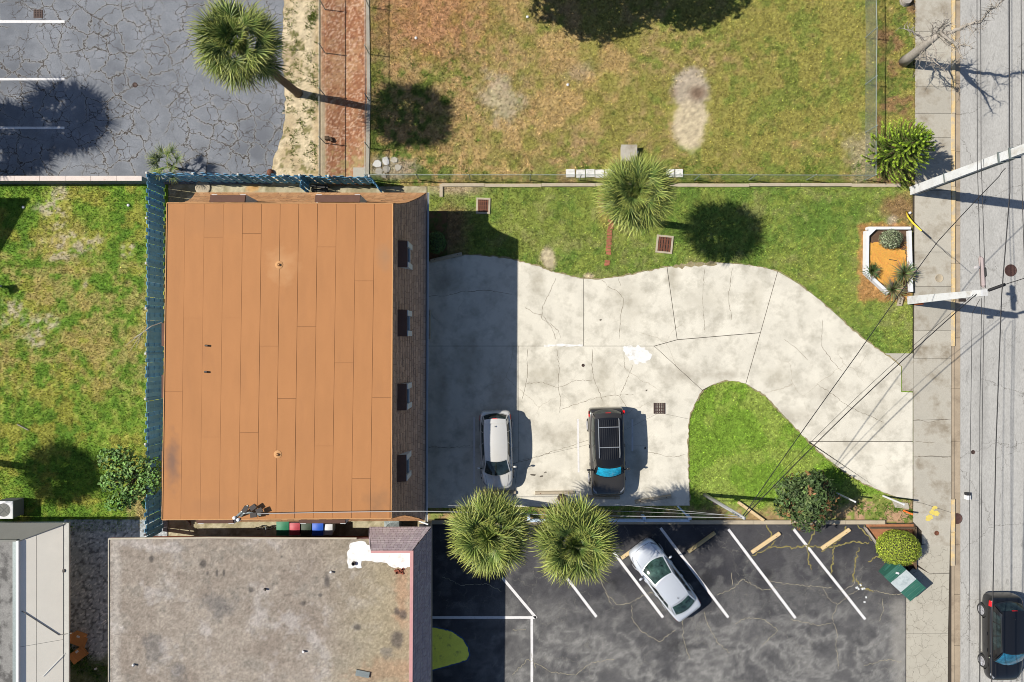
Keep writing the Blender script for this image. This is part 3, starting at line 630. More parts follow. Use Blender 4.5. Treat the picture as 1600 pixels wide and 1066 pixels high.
def mansard_side(parent, A, B, da, db, P, tabw, rowh, cols, m, seed, name='shingles', na=None):
    """steep shingled slope from the roof edge A-B out to the eave; da, db say how the ends run out along the hips"""
    rg = random.Random(seed); A = Vector(A[:2]); B = Vector(B[:2]); da = Vector(da); db = Vector(db)
    pts = [(0, P[0][1])]; acc = [0]
    for (a, za), (b, zb) in zip(P[:-1], P[1:]): acc.append(acc[-1]+math.hypot(b-a, zb-za))
    n = max(1, round(acc[-1]/rowh))
    def at(s):
        s = max(0, min(acc[-1], s))
        for i in range(len(P)-1):
            if s <= acc[i+1]+1e-9:
                t = (s-acc[i])/(acc[i+1]-acc[i]); return (P[i][0]+(P[i+1][0]-P[i][0])*t, P[i][1]+(P[i+1][1]-P[i][1])*t)
        return P[-1]
    ax = (B-A).normalized(); out = Vector((ax.y, -ax.x))
    if out.dot(da+db) < 0: out = -out
    mb = MB(); base = MB(); rows = []
    for i in range(len(P)):
        o, z = P[i]; a = A+da*o-out*.012; b = B+db*o-out*.012; rows.append([(a.x, a.y, z-.012), (b.x, b.y, z-.012)])
    base.grid(rows if out.cross(ax) < 0 else rows)
    for r in range(n):
        o0, z0 = at(acc[-1]*r/n); o1, z1 = at(acc[-1]*(r+1)/n+ (.03 if r < n-1 else 0))
        dirv = Vector((out.x*(o1-o0), out.y*(o1-o0), z1-z0))
        nr = Vector((out.x*abs(z1-z0), out.y*abs(z1-z0), abs(o1-o0))).normalized()
        a0 = A+da*o0; b0 = B+db*o0; a1 = A+da*o1; b1 = B+db*o1; L = (b1-a1).length
        k = max(1, round(L/tabw)); ph = rg.uniform(0, 1)
        cuts = [0]+[min(1, max(0, (j+ph+rg.uniform(-.08, .08))/k)) for j in range(k)]+[1]; cuts = sorted(set(cuts))
        for s, e in zip(cuts[:-1], cuts[1:]):
            if (e-s)*L < .03: continue
            g = .006/L; s2, e2 = s+g, e-g; up = rg.uniform(.018, .034)
            p = []
            for (u, a, b, z, lift) in ((s2, a1, b1, z1, .012), (e2, a1, b1, z1, .012), (e2, a0, b0, z0, up), (s2, a0, b0, z0, up), (e2, a0, b0, z0, 0), (s2, a0, b0, z0, 0)):
                q = a+(b-a)*u; p.append((q.x+nr.x*lift, q.y+nr.y*lift, z+nr.z*lift))
            c = cols[rg.randrange(len(cols))]; c_ = rg.uniform(.92, 1.08); c = tuple(v*c_ for v in c)
            mb.add(p, [(0, 1, 2, 3), (3, 2, 4, 5)], c)
    base.build(name[:-1]+'_underlay' if name.endswith('s') else name, M['seam'], parent)
    o = mb.build(name, m, parent); o['kind'] = 'stuff'; return o
# ---- orange flat roofed building with brown mansard
BR = thing('flat_roofed_building', 'largest building, orange sheet flat roof with brown shingled mansard and four dormers facing the driveway', 'building', (-11, -1, 0))
ZR = 6.15
nw, ne, se, sw_ = W(261, 317.5, ZR), W(614, 318, ZR), W(611.5, 810, ZR), W(253.5, 812, ZR)
quad = [nw, ne, se, sw_]
mb = MB(); mb.prism([(p.x*1, p.y) for p in quad], ZR-.25, ZR-.006); mb.build('roof_deck', M['seam'], BR)
mb = MB(); e = .55; mb.prism([(nw.x-e*.2, nw.y+e), (ne.x+e, ne.y+e), (se.x+e, se.y-e), (sw_.x-e*.2, sw_.y-e)], 0, 3.0); mb.build('wall', M['wall'], BR)
mb = MB(); e = 1.13; mb.prism([(nw.x-.12, nw.y+e), (ne.x+e, ne.y+e), (se.x+e, se.y-e*.78), (sw_.x-.12, sw_.y-e*.78)], 2.93, 2.985); mb.build('soffit', M['trim'], BR)
mb = MB(); mb.prism([(nw.x+.05, nw.y-.05), (ne.x-.05, ne.y-.05), (se.x-.05, se.y+.05), (sw_.x+.05, sw_.y+.05)], 2.9, ZR-.2); mb.build('upper_wall', M['wall'], BR)
BX = [257.5, 286, 316, 346, 376, 405.5, 434.5, 463.5, 493, 522.5, 552.5, 582, 612.5]
LAPS = [[612], [497], [371, 683], [497], [365, 676], [541], [623], [510], [386, 697], [567], [439, 748], [621]]
def rp(bx, py):    # point on the roof for boundary column bx (as read at row 560)
    return W(bx-(py-560)*.0138, py, ZR)
rg = random.Random(2)
for i in range(12):
    cuts = [318]+LAPS[i]+[811]
    for j, (a, b) in enumerate(zip(cuts[:-1], cuts[1:])):
        g = (.004+.004*rg.random() if i < 4 else .009+.012*rg.random()); mb = MB()
        l0, r0, l1, r1 = rp(BX[i], a), rp(BX[i+1], a), rp(BX[i], b), rp(BX[i+1], b)
        poly = offs([(l0.x, l0.y), (r0.x, r0.y), (r1.x, r1.y), (l1.x, l1.y)], g/2+.001)
        # wavy edges where the sheet was rolled out by hand
        mb.prism(poly, ZR-.012, ZR+.004+.003*((i+j) % 2)); mb.build('roofing_sheet', M['membrane'], BR)
mb = MB()
for a, b in ((ne, se), (se, sw_), (sw_, nw), (nw, ne)): mb.tube([a+Vector((0, 0, .012)), b+Vector((0, 0, .012))], .03, 6)
mb.build('edge_flashing', M['flash'], BR)
BC = [K(206,172,150), K(200,166,144), K(214,178,154), K(194,162,142)]  # east and west shingles, tone of the shaded slope put into the colour
BN = [K(210,160,112), K(204,152,104), K(216,166,118), K(198,148,102)]  # north and south shingles, tone of the sunlit slope put into the colour
mansard_side(BR, ne, se, (1, 1), (1, -.80), PROF, .30, .19, BC, M['shingle'], 1)
mansard_side(BR, nw, ne, (-.12, 1), (1, 1), PROF, .30, .19, BN, M['shingle'], 2)
mansard_side(BR, se, sw_, (1, -.80), (-.12, -.80), PROF, .30, .19, BN, M['shingle'], 3)
mansard_side(BR, sw_, nw, (-.12, -1), (-.12, 1), PROF, .30, .19, BC, M['shingle'], 4)
mb = MB()
x0 = ne.x+1.20; mb.grid([[(x0+dx, ne.y+1.2, z), (x0+dx+(se.x-ne.x), se.y-.98, z)] for dx, z in ((0, 3.06), (0, 2.93), (.10, 2.93), (.12, 3.07), (.10, 3.07), (.085, 2.95), (.012, 2.95), (.012, 3.06))])
mb.build('gutter', M['trim'], BR)
mb = MB(); mb.tube([(x0+.06, se.y-1.15, 2.95), (x0-.3, se.y-1.1, 2.7), (x0-.55, se.y-1.0, 2.6), (x0-.55, se.y-1.0, .1)], .04, 6); mb.build('downpipe', M['trim'], BR)
def dormer(side, c, w, depth=.60, ztop=5.40):
    """side: outward unit vector; c: point on the roof edge; w: width along the edge"""
    out = Vector(side); al = Vector((-out.y, out.x)); c = Vector(c[:2])
    def P(o, s, z): q = c+out*o+al*s; return (q.x, q.y, z)
    h = w/2; mb = MB()
    mb.add([P(.10, -h-.02, ztop+.12), P(.10, h+.02, ztop+.12), P(depth-.04, h+.02, ztop-.02), P(depth-.04, -h-.02, ztop-.02), P(.10, -h-.02, ztop+.02), P(.10, h+.02, ztop+.02), P(depth-.04, h+.02, ztop-.10), P(depth-.04, -h-.02, ztop-.10)],
           [(0, 1, 2, 3), (7, 6, 5, 4), (0, 4, 5, 1), (1, 5, 6, 2), (2, 6, 7, 3), (3, 7, 4, 0)])
    d = mb.build('dormer', M['dormer'], BR)
    for s in (-1, 1):
        mb = MB(); a, b = s*h, s*(h-.26)
        vs = [P(.0, a, ztop-.1), P(depth, a, ztop-.1), P(depth, a, 3.7), P(.0, a, 3.7), P(.0, b, ztop-.1), P(depth, b, ztop-.1), P(depth, b, 3.7), P(.0, b, 3.7)]
        mb.add(vs, [(0, 1, 2, 3), (7, 6, 5, 4), (1, 5, 6, 2), (0, 4, 5, 1)]); mb.build('cheek', M['trim'], d)
    mb = MB(); mb.add([P(depth-.08, -h+.25, ztop-.1), P(depth-.08, h-.25, ztop-.1), P(depth-.08, h-.25, 3.8), P(depth-.08, -h+.25, 3.8)], [(0, 1, 2, 3)]); mb.build('pane', M['glass'], d)
    mb = MB(); q = P(depth-.05, 0, ztop-.85); mb.box(q, (.07, w-.5, .07) if abs(out.x) > .5 else (w-.5, .07, .07)); mb.build('frame', M['trim'], d)
    return d
for py in (397.5, 505, 620, 731): y = (533-py)*.862/28; dormer((1, 0), (ne.x+(y-ne.y)/(se.y-ne.y)*(se.x-ne.x), y), 1.24)
for px, w in ((355, 1.62), (527, 2.08)): dormer((0, 1), ((px-800)*.846/28, nw.y), w, .50, 5.8)
for px, w in ((503, 2.15), (335, 1.7)): dormer((0, -1), ((px-800)*.846/28, se.y-.02), w, .36, 5.8)
for y0, y1 in ((505, 541), (586, 622), (705, 762)):
    a = W(257, y0, ZR); b = W(257, y1, ZR); mb = MB(); mb.box((nw.x-.02, (a.y+b.y)/2, 5.2), (.55, abs(a.y-b.y), 1.75)); mb.build('wall_box', M['dormer'], BR)
for px, py in ((436, 414), (434, 710)):
    p = W(px, py, ZR); mb = MB(); mb.lathe([(.19, .005), (.185, .02), (.07, .05), (.055, .12)], 16, p); v = mb.build('vent_flange', M['flash'], BR)
    mb = MB(); mb.lathe([(.055, .02), (.055, .12), (.04, .12), (.03, .03)], 10, p); mb.build('vent_pipe', M['pipe'], v)
for px, py in ((322, 540), (321, 581)):
    p = W(px, py, ZR); mb = MB(); mb.tube([p, p+Vector((0, 0, .08)), p+Vector((.13, -.01, .10))], .045, 8); mb.build('vent_pipe', M['pipe'], BR)
# grime stains on the orange sheets
def disc(name, c, rx, ry, z, m, parent, seed, n=18, amp=.18, rot=0, th=.004):
    rg = random.Random(seed); P = []
    for k in range(n):
        t = 2*math.pi*k/n; r = 1+rg.uniform(-amp, amp); x, y = rx*r*math.cos(t), ry*r*math.sin(t)
        P.append((c[0]+x*math.cos(rot)-y*math.sin(rot), c[1]+x*math.sin(rot)+y*math.cos(rot)))
    mb = MB(); mb.prism(P, z-th, z); return mb.build(name, m, parent)
# broken antenna and mast lying on the roof corner
AN = thing('antenna', 'broken rooftop antenna mast with dark panels on the orange roof corner', 'antenna', W(388, 801, ZR))
p = W(388, 801, ZR); q = lambda px, py, z=ZR+.25: W(px, py, z)
mb = MB(); mb.tube([q(367, 810, ZR-.2), q(378, 800), q(388, 790)], .06, 8); mb.build('mast', M['steel'], AN)
mb = MB(); mb.tube([q(372, 812, ZR-.3), q(381, 802), q(390, 801), q(408, 805)], .05, 8); mb.build('brace', M['steel'], AN)
for (a, b, r) in ((395, 793, .6), (405, 798, .4), (383, 796, 1.0), (396, 805, .1)):
    mb = MB(); c = q(a, b, ZR+.3); mb.box(c, (.30, .22, .05), r); mb.build('panel', M['pipe'], AN)
for px, py in ((367, 809), (373, 812)):
    mb = MB(); c = q(px, py, ZR+.0); mb.lathe([(.05, -.1), (.09, -.05), (.09, .08), (.05, .12)], 10, c); mb.build('cap', M['white'], AN)
# ---- grey building with gravel roof and mauve mansard parapet
M['gravelroof'] = mat('gravel_roof', (.25,.22,.2), .95, .08, 3, .28, 22, .4, 40, attr=True, spec=.15)
M['mauve'] = mat('mauve_shingle', (.3,.25,.28), .85, .08, 3, .14, 40, .2, 80, attr=True)
M['pink'] = mat('pink_coping', K(214,160,158), .8, .1, 3, .06, 30)
M['patch'] = mat('white_roof_coating', K(252,252,250), .8, .05, 4, .05, 30, stain=(K(206,202,194), 2.6, .54, .68, .7))
M['orangewall'] = mat('rust_brown_wall', K(186,100,58), .9, .2, 2, .1, 20)
GB = thing('gravel_roofed_building', 'grey building with stained gravel flat roof and mauve shingled parapet', 'building', (-12, -14, 0))
ZG = 3.2
def f_gravelroof(x, y):
    px = x*28/((CAMH-ZG)/CAMH)+800; py = 533-y*28/((CAMH-ZG)/CAMH)
    n = fbm(x, y, .4, 5, 121); n2 = fbm(x, y, 1.4, 4, 122); n3 = fbm(x, y, 5, 3, 123)
    c = mixc(KA(150,139,128), KA(172,162,150), sst(.3, .7, n*.4+n2*.6))
    c = mixc(c, KA(126,121,114), sst(.54, .7, n2*.7+n3*.3)*.5)
    c = mixc(c, KA(196,190,186), sst(.52, .72, fbm(x, y, .7, 6, 125, .7))*.55)
    c = mixc(c, KA(168,158,128), sst(480, 620, px+60*(n-.5))*.7)
    c = mixc(c, KA(186,130,100), ell(px, py, 628, 920, 10, 60, 0, .6, 1.2, 4)*.3)
    c = mixc(c, KA(176,120,90), ell(px, py, 610, 1050, 45, 18, 0, .6, 1.2, 5)*.25)
    c = mixc(c, KA(196,190,182), (1-sst(0, 14, np.abs(px-180)+8*(n3-.5)))*.5)
    for (cx, cy, rx, ry, s) in [(317,881,4,5,1),(324,896,2.5,4,2),(339,896,2,6,3),(350,895,2,5,4),(237,872,4,6,5),(392,922,4,3,6),(474,943,4.5,4.5,7),(558,980,5,4,8),(620,955,4,5,9),(630,960,6,6,10),(622,1000,9,13,11),(608,1020,10,9,12),(440,870,2,2,13),(511,905,5,10,14),(500,930,3,3,15),(240,1010,14,20,16),(340,940,22,18,17),(280,1050,10,14,18)]:
        big = rx > 9
        c = mixc(c, KA(88,84,82) if not big else KA(112,110,110), ell(px, py, cx, cy, rx, ry, 0, .5, .6 if not big else 1.1, 130+s)*(.8 if not big else .55))
    return c*(.60+.42*vn(x*11, y*11, 127)+.42*vn(x*19, y*19, 128))[..., None], 0*x
def sheet_at(name, x0, x1, y0, y1, f, m, z, step, parent):
    a = W(x0, y1, z); b = W(x1, y0, z); nx = int((b.x-a.x)/step); ny = int((b.y-a.y)/step)
    X, Y = np.meshgrid(np.linspace(a.x, b.x, nx), np.linspace(a.y, b.y, ny)); c, _ = f(X.ravel(), Y.ravel())
    l = parent_loc(parent); V = np.stack([X.ravel()-l.x, Y.ravel()-l.y, 0*X.ravel()+z-l.z], 1); i = np.arange(nx*ny).reshape(ny, nx)
    F = np.stack([i[:-1, :-1].ravel(), i[:-1, 1:].ravel(), i[1:, 1:].ravel(), i[1:, :-1].ravel()], 1)
    return obj(name, npmesh(name, V, F, c), m, parent, True)
sheet_at('flat_roof', 170, 646, 842, 1200, f_gravelroof, M['gravelroof'], ZG, .06, GB)
a, b = W(170, 842, ZG), W(646, 1200, ZG)
mb = MB(); mb.prism([(a.x, b.y), (b.x, b.y), (b.x, a.y), (a.x, a.y)], ZG-.25, ZG-.006); mb.build('roof_deck', M['pink'], GB)
mb = MB(); mb.prism([(a.x+.3, b.y), (b.x+.55, b.y), (b.x+.55, -10.92), (a.x+.3, -10.92)], 0, ZG-.25); mb.build('wall', M['wall'], GB)
mb = MB(); mb.box(((a.x+b.x)/2, -10.90, 1.4), (b.x-a.x-1, .03, 2.8)); mb.build('wall_cladding', M['orangewall'], GB)
M['tanedge'] = mat('tan_metal_edge', K(206,196,176), .6, .1, 4)
mb = MB(); mb.tube([(a.x, a.y, ZG+.01), ((a.x*2+b.x)/3, a.y+.06, ZG+.01), (b.x-2.9, a.y+.02, ZG+.01)], .05, 6); mb.tube([(a.x, a.y, ZG+.01), (a.x, b.y, ZG+.01)], .04, 6); mb.build('roof_edge', M['tanedge'], GB)
PM = [(0.0, 4.66), (.30, 4.05), (.60, 3.45), (.76, 3.12)]
MV = [K(206,190,196), K(200,184,191), K(212,198,202)]
ZP = 4.66
pa = W(580, 861, ZP); pb = W(644, 861, ZP); pc = W(641.5, 1250, ZP)
mansard_side(GB, pb, pc, (1, 1), (1, 0), PM, .19, .16, MV, M['mauve'], 6)
mansard_side(GB, pa, pb, (-.55, 1), (1, 1), PM, .19, .16, MV, M['mauve'], 7)
mansard_side(GB, (pa.x, pa.y-.02), pa, (-.55, -.0), (-.55, 1), PM, .19, .16, MV, M['mauve'], 8)
mb = MB()
mb.prism([(pa.x-.02, pa.y+.02), (pb.x+.06, pb.y+.02), (pb.x+.06, pb.y-.10), (pa.x-.02, pa.y-.10)], ZP-1.4, ZP+.03)
mb.build('coping', M['pink'], GB)
mb = MB(); mb.prism([(pb.x-.10, pb.y-.10), (pb.x+.06, pb.y-.10), (pc.x+.06, pc.y), (pc.x-.10, pc.y)], ZP-1.4, ZP+.03); mb.build('coping', M['pink'], GB)
z = ZG
mb = MB(); mb.prism([(pb.x+.45, pb.y+.3), (pb.x+.45, pc.y), (pb.x+.1, pc.y), (pb.x+.1, pb.y+.3)], 0, 3.3); mb.build('front_wall', M['wall'], GB)
mb = MB(); zz = ZG+.012
mb.prism(jag([tuple(W(*p, zz))[:2] for p in [(548,849),(566,846),(590,858),(645,862),(645,886),(632,888),(612,886),(600,878),(566,877),(565,888),(544,888),(542,866)]], .14, .05, 5, True), zz-.006, zz); mb.build('coating_patch', M['patch'], GB)
def roof_thing(name, label, cat, px, py, z=ZG): return thing(name, label, cat, W(px, py, z))
mb = MB(); p = W(553, 880, ZG); mb.lathe([(.10, .0), (.10, .14), (.07, .14), (.06, .03)], 10, p); mb.build('vent_pipe', M['pipe'], GB)
for i, (px, py) in enumerate(((517, 893), (414, 920), (474, 1017), (209, 1038))):
    mb = MB(); p = W(px, py, ZG); mb.tube([p, p+Vector((0, 0, .10)), p+Vector((.08, -.02, .13))], .05, 8); mb.build('vent_pipe', M['white'] if i in (0, 2, 3) else M['pipe'], GB)
mb = MB(); p = W(567, 1052, ZG); mb.box((p.x, p.y, p.z+.05), (.70, .30, .08), -.2); o = mb.build('metal_scrap', M['steel']); tag(o, 'grey sheet metal scrap lying on the gravel roof', 'scrap metal')
mb = MB(); p = W(624, 892, ZG); rgx = random.Random(4)
for k in range(9): mb.box((p.x+rgx.uniform(-.2, .2), p.y+rgx.uniform(-.12, .12), p.z+.04), (rgx.uniform(.08, .2), .08, .06), rgx.uniform(0, 3))
M['redscrap'] = mat('red_brown_debris', K(150,86,66), .9, .3, 8); tag(mb.build('debris', M['redscrap']), 'small reddish debris heap beside the white roof coating', 'debris')
# ---- cream building at lower left
M['cream'] = mat('cream_paint', (.78,.73,.62), .8, .05, .8, .03, 30)
M['greywall'] = mat('grey_rendered_wall', K(140,140,134), .9, .08, 1, .06, 30)
M['blackroof'] = mat('weathered_roof', K(150,148,144), .95, .16, 2.2, .2, 14, .2, 40, stain=(K(88,86,84), 1.6, .48, .62, .85))
CB = thing('cream_building', 'cream walled building with weathered grey flat roof at the lower left corner', 'building', (-28, -14, 0))
ZC = 3.4; ZE = 2.42
rx_, ry_ = W(30, 845, ZC).x, W(30, 845, ZC).y; ex_, ey_ = W(106, 817, ZE).x, W(106, 817, ZE).y
mb = MB(); mb.prism([(-38, -28), (-24.64, -28), (-24.64, -10.08), (-38, -10.08)], .0, ZE-.02); mb.build('wall', M['cream'], CB)
mb = MB(); mb.prism([(-38, -28), (rx_-.32, -28), (rx_-.32, ry_-.02), (-38, ry_-.02)], ZE, ZC-.02); mb.build('flat_roof', M['blackroof'], CB)
def sl_(t, y0, y1, lift=0):   # strip of the east slope between fractions t0, t1 of its width
    (t0, t1) = t; f = lambda q, y: (rx_+(ex_-rx_)*q, y, ZC+(ZE-ZC)*q+lift)
    n0 = ry_+(ey_-ry_)*t0; n1 = ry_+(ey_-ry_)*t1
    return [f(t0, min(y1, n0)), f(t1, min(y1, n1)), f(t1, y0), f(t0, y0)]
for (t0, t1) in ((.0, .345), (.355, .90)):
    for y0, y1 in ((-15.55, 0), (-20.2, -15.57), (-28, -20.22)):
        q = sl_((t0, t1), y0, y1); mb = MB(); mb.add(q+[(p[0], p[1], p[2]-.05) for p in q], [(3, 2, 1, 0), (4, 5, 6, 7), (0, 1, 5, 4), (1, 2, 6, 5), (2, 3, 7, 6), (3, 0, 4, 7)]); mb.build('roof_panel', M['cream'], CB)
q = sl_((.0, 1.0), -28, 0, -.012); mb = MB(); mb.add(q, [(3, 2, 1, 0)]); mb.build('roof_underlay', M['greywall'], CB)
mb = MB(); mb.box((ex_-.06, (-28+ey_)/2, ZE+.02), (.30, 28+ey_, .10)); mb.build('gutter', mat('pale_gutter', K(204,202,194), .8, .1, 2, .1, 20), CB)
mb = MB(); mb.add([(-38, ry_, ZC), (rx_, ry_, ZC), (ex_, ey_, ZE), (-38, ey_, ZE)], [(0, 3, 2, 1)]); mb.build('north_slope', M['greywall'], CB)
mb = MB(); mb.tube([(rx_, ry_, ZC+.01), (ex_, ey_, ZE+.02)], .035, 6); mb.build('hip_cap', M['greywall'], CB)
mb = MB(); mb.prism([(rx_-.10, -28), (rx_+.03, -28), (rx_+.03, ry_+.02), (rx_-.10, ry_+.02)], ZC-.3, ZC+.10); mb.build('parapet', M['white'], CB)
mb = MB(); mb.prism([(rx_-.32, -28), (rx_-.11, -28), (rx_-.11, ry_), (rx_-.32, ry_)], ZC-.2, ZC+.03); mb.build('roof_gutter', M['steel'], CB)
mb = MB(); mb.prism([(-38, ry_-.03), (rx_-.11, ry_-.03), (rx_-.11, ry_+.06), (-38, ry_+.06)], ZC-.2, ZC+.06); mb.build('parapet', M['greywall'], CB)
M['conduit'] = mat('grey_conduit', K(150,148,142), .7, .1)
zl = lambda x: ZC+(ZE-ZC)*(x-rx_)/(ex_-rx_)
mb = MB(); xa = W(96, 990, ZE).x; ya = W(96, 990, ZE).y; mb.tube([(rx_+.1, W(31, 940, ZC).y-.5, zl(rx_+.1)+.02), (xa, ya, zl(xa)+.02), (ex_+.2, ya+.02, ZE-.0)], .022, 6); mb.build('conduit', M['conduit'], CB)
mb = MB(); mb.tube([(rx_+.9, ya-2.0, zl(rx_+.9)+.012), (ex_-.1, ya-1.0, ZE+.09)], .010, 5); mb.build('conduit', M['trim'], CB)
mb = MB(); mb.lathe([(.09, 0), (.10, .04), (.04, .05)], 10, (W(101, 891, ZE).x, W(101, 891, ZE).y, ZE+.07)); mb.build('vent_cap', M['pipe'], CB)
# ---- lean-to shed beyond the left edge (its shade falls on the back lawn)
SH = thing('garden_shed', 'lean-to shed standing left of the back lawn', 'shed', (-33.6, 6.5, 0))
mb = MB(); x0, x1 = -35.6, -31.9
mb.add([(x0, 8.45, 0), (x1, 8.45, 0), (x1, 8.45, 4.9), (x0, 8.45, 4.9), (x0, 4.8, 0), (x1, 4.8, 0), (x1, 4.8, 2.95), (x0, 4.8, 2.95)], [(0, 1, 2, 3), (1, 5, 6, 2), (5, 4, 7, 6), (4, 0, 3, 7), (3, 2, 6, 7)]); mb.build('wall', M['cream'], SH)
mb = MB(); mb.add([(x0-.2, 8.6, 5.05), (x1+.2, 8.6, 5.05), (x1+.2, 4.5, 2.86), (x0-.2, 4.5, 2.86), (x0-.2, 8.6, 4.95), (x1+.2, 8.6, 4.95), (x1+.2, 4.5, 2.76), (x0-.2, 4.5, 2.76)], [(0, 3, 2, 1), (4, 5, 6, 7), (0, 1, 5, 4), (1, 2, 6, 5), (2, 3, 7, 6), (3, 0, 4, 7)]); mb.build('roof', M['blackroof'], SH)
# ------------------------------------------------------------------ fences and walls
M['picket'] = mat('weathered_grey_wood', K(118,180,218), .85, .14, 3, .14, 30, .2, 40, objvar=.12)
M['pickettop'] = mat('pale_cap_wood', K(220,220,212), .8, .1, 4)  # post caps, paler than the board wood
def picket_fence(name, label, a, b, h, pitch, flip=1, lean=0):
    a = Vector(a); b = Vector(b); d = (b-a).normalized(); n = Vector((-d.y, d.x)); L = (b-a).length; c = (a+b)/2
    root = thing(name, label, 'fence', (c.x, c.y, 0)); k = int(L/pitch); me = None; rg = random.Random(L)
    mb = MB(); w = pitch*1.02
    mb.add([(-w/2, -.011, .04), (w/2, -.011, .04), (w/2, .011, .04), (-w/2, .011, .04), (-w/2, -.011, h-.03), (w/2, -.011, h-.03), (w/2, .011, h-.03), (-w/2, .011, h-.03), (-w/2+.03, -.011, h), (w/2-.03, -.011, h), (w/2-.03, .011, h), (-w/2+.03, .011, h)],
           [(0, 1, 5, 4), (2, 3, 7, 6), (1, 2, 6, 5), (3, 0, 4, 7), (4, 5, 9, 8), (6, 7, 11, 10), (5, 6, 10, 9), (7, 4, 8, 11), (8, 9, 10, 11)])
    me = mb.mesh('picket'); me.materials.append(M['picket']); ang = math.atan2(d.y, d.x)
    for i in range(k):
        q = a+d*(i+.5)*L/k-c+n*(.034*(1 if i % 2 else -1))
        o = bpy.data.objects.new('picket', me); COL.objects.link(o); o.parent = root
        o.location = (q.x, q.y, rg.uniform(-.03, .02)); o.rotation_euler = (rg.gauss(0, .012)+lean, rg.gauss(0, .01), ang)
    for z in (.35, .95, h-.28):
        mb = MB(); mb.tube([(*(a-c), z), (*(b-c), z)], .030, 4); mb.build('rail', M['picket'], root, local=True)
    for i in range(int(L/2.4)+1):
        q = a+d*min(L, i*2.4)-c; mb = MB(); mb.box((q.x, q.y, (h+.06)/2), (.09, .09, h+.06), ang); mb.box((q.x, q.y, h+.07), (.10, .10, .03), ang); mb.build('post', M['picket'], root, local=True); mb = MB(); mb.box((q.x, q.y, h+.105), (.12, .12, .03), ang, top=.5); mb.build('post_cap', M['pickettop'], root, local=True)
    return root
fx = lambda px, py: Vector(G2(px, py))
picket_fence('board_fence', 'tall grey board fence running down beside the back lawn', fx(257, 283), fx(254.5, 830), 1.8, .205)
picket_fence('board_fence', 'tall grey board fence with slanting light gaps along the asphalt lot', fx(258, 283), fx(585, 288), 1.75, .205)
picket_fence('board_fence', 'short board fence panel crossing the narrow yard behind the roof', fx(484, 286), fx(484, 305), 1.75, .17)
fb = picket_fence('gate', 'broken leaning board gate at the end of the tall fence', fx(586, 286), fx(600, 305), 1.5, .15); fb['category'] = 'gate'
# low white block wall
LW = thing('garden_wall', 'low white topped block wall between asphalt lot and back lawn', 'wall', (*G2(60, 284), 0))
mb = MB(); mb.box((*G2(20, 284.5), .40), (430/PPM, .20, .80)); mb.build('wall_body', M['greywall'], LW)
M['coping'] = mat('pinkish_white_coping', K(238,222,212), .85, .08, 2, .08, 20, stain=(K(206,160,140), 3, .56, .7, .5))
for i in range(11):
    mb = MB(); mb.box((*G2(-175+39*i, 284.5), .83), (38.4/PPM, .27, .06)); mb.build('coping_stone', M['coping'], LW)
# chain link fences
M['chain'] = mat('chain_link_wire', K(178,190,186), .5, .1, 6, metal=.4)
def chain_fence(label, pts, h, posts, name='chain_link_fence', cell=.085):
    pts = [Vector(p) for p in pts]; c = sum(pts, Vector((0, 0)))/len(pts); root = thing(name, label, 'fence', (c.x, c.y, 0))
    net = MB(); r = .0038
    for a, b in zip(pts[:-1], pts[1:]):
        d = (b-a); L = d.length; d = d/L; n = Vector((-d.y, d.x)); k = int(L/cell)
        for i in range(-int(h/cell), k+1):
            for s in (1, -1):
                s0 = i*cell; s1 = s0+h; z0, z1 = .05, h
                if s0 < 0: z0 = .05-s0*(h-.05)/h; t0 = 0
                else: t0 = s0
                t1 = s1
                if t1 > L: z1 = .05+(h-.05)*(L-s0)/h; t1 = L
                if t1 <= t0: continue
                if s < 0: z0, z1 = h+.05-z0, h+.05-z1
                p = a+d*t0-c; q = a+d*t1-c; dz = .006*s
                net.add([(p.x+n.x*dz, p.y+n.y*dz, z0-r*1.4), (q.x+n.x*dz, q.y+n.y*dz, z1-r*1.4), (q.x+n.x*dz, q.y+n.y*dz, z1+r*1.4), (p.x+n.x*dz, p.y+n.y*dz, z0+r*1.4)], [(0, 1, 2, 3)])
        mb = MB(); mb.tube([(*(a-c), h), (*(b-c), h)], .019, 6); mb.build('rail', M['chain'], root, local=True)
    o = net.build('wire_mesh', M['chain'], root, local=True); o['kind'] = 'stuff'
    for p in posts:
        q = Vector(p)-c; mb = MB(); mb.tube([(q.x, q.y, 0), (q.x, q.y, h+.05)], .026, 8); mb.lathe([(.032, h+.04), (.025, h+.075), (.008, h+.09)], 8, (q.x, q.y, 0)); mb.build('post', M['chain'], root, local=True)
    return root
chain_fence('chain link fence standing between pale sand and reddish mulch', [fx(508, -60), fx(508, 282)], 1.2, [fx(508, y) for y in (-55, 15, 83, 150, 224, 281)])
chain_fence('chain link fence standing on the concrete strip at the dry lawn edge', [fx(577, -60), fx(577.5, 160), fx(577, 282)], 1.15, [fx(577, y) for y in (-55, 12, 85, 158, 232, 281)])
chain_fence('long chain link fence between dry lawn and green front lawn', [fx(580, 281.5), fx(870, 281.5), fx(1100, 281.5), fx(1351, 282)], 1.2, [fx(x, 281.5) for x in (580, 655, 735, 828, 905, 1000, 1085, 1170, 1260, 1351)])
chain_fence('chain link fence along the street side of the dry lawn', [fx(1349.5, -60), fx(1352.5, 60), fx(1351.5, 130), fx(1351, 282)], 1.2, [fx(1352, y) for y in (-30, 59, 132, 207)])
cs = struct(MB().prism(gp([(570.5,-210),(574.5,-210),(579,160),(576.5,285),(571,285),(573.5,160)]), -.1, .06).build('concrete_strip', M['sidewalk']), 'thin concrete strip under the fence')
LK = thing('retaining_kerb', 'low concrete edging beam along the bottom of the dry lawn', 'kerb', (*G2(1040, 290), 0))
e = [690, 757, 846, 930, 1010, 1090, 1170, 1250, 1330, 1406]
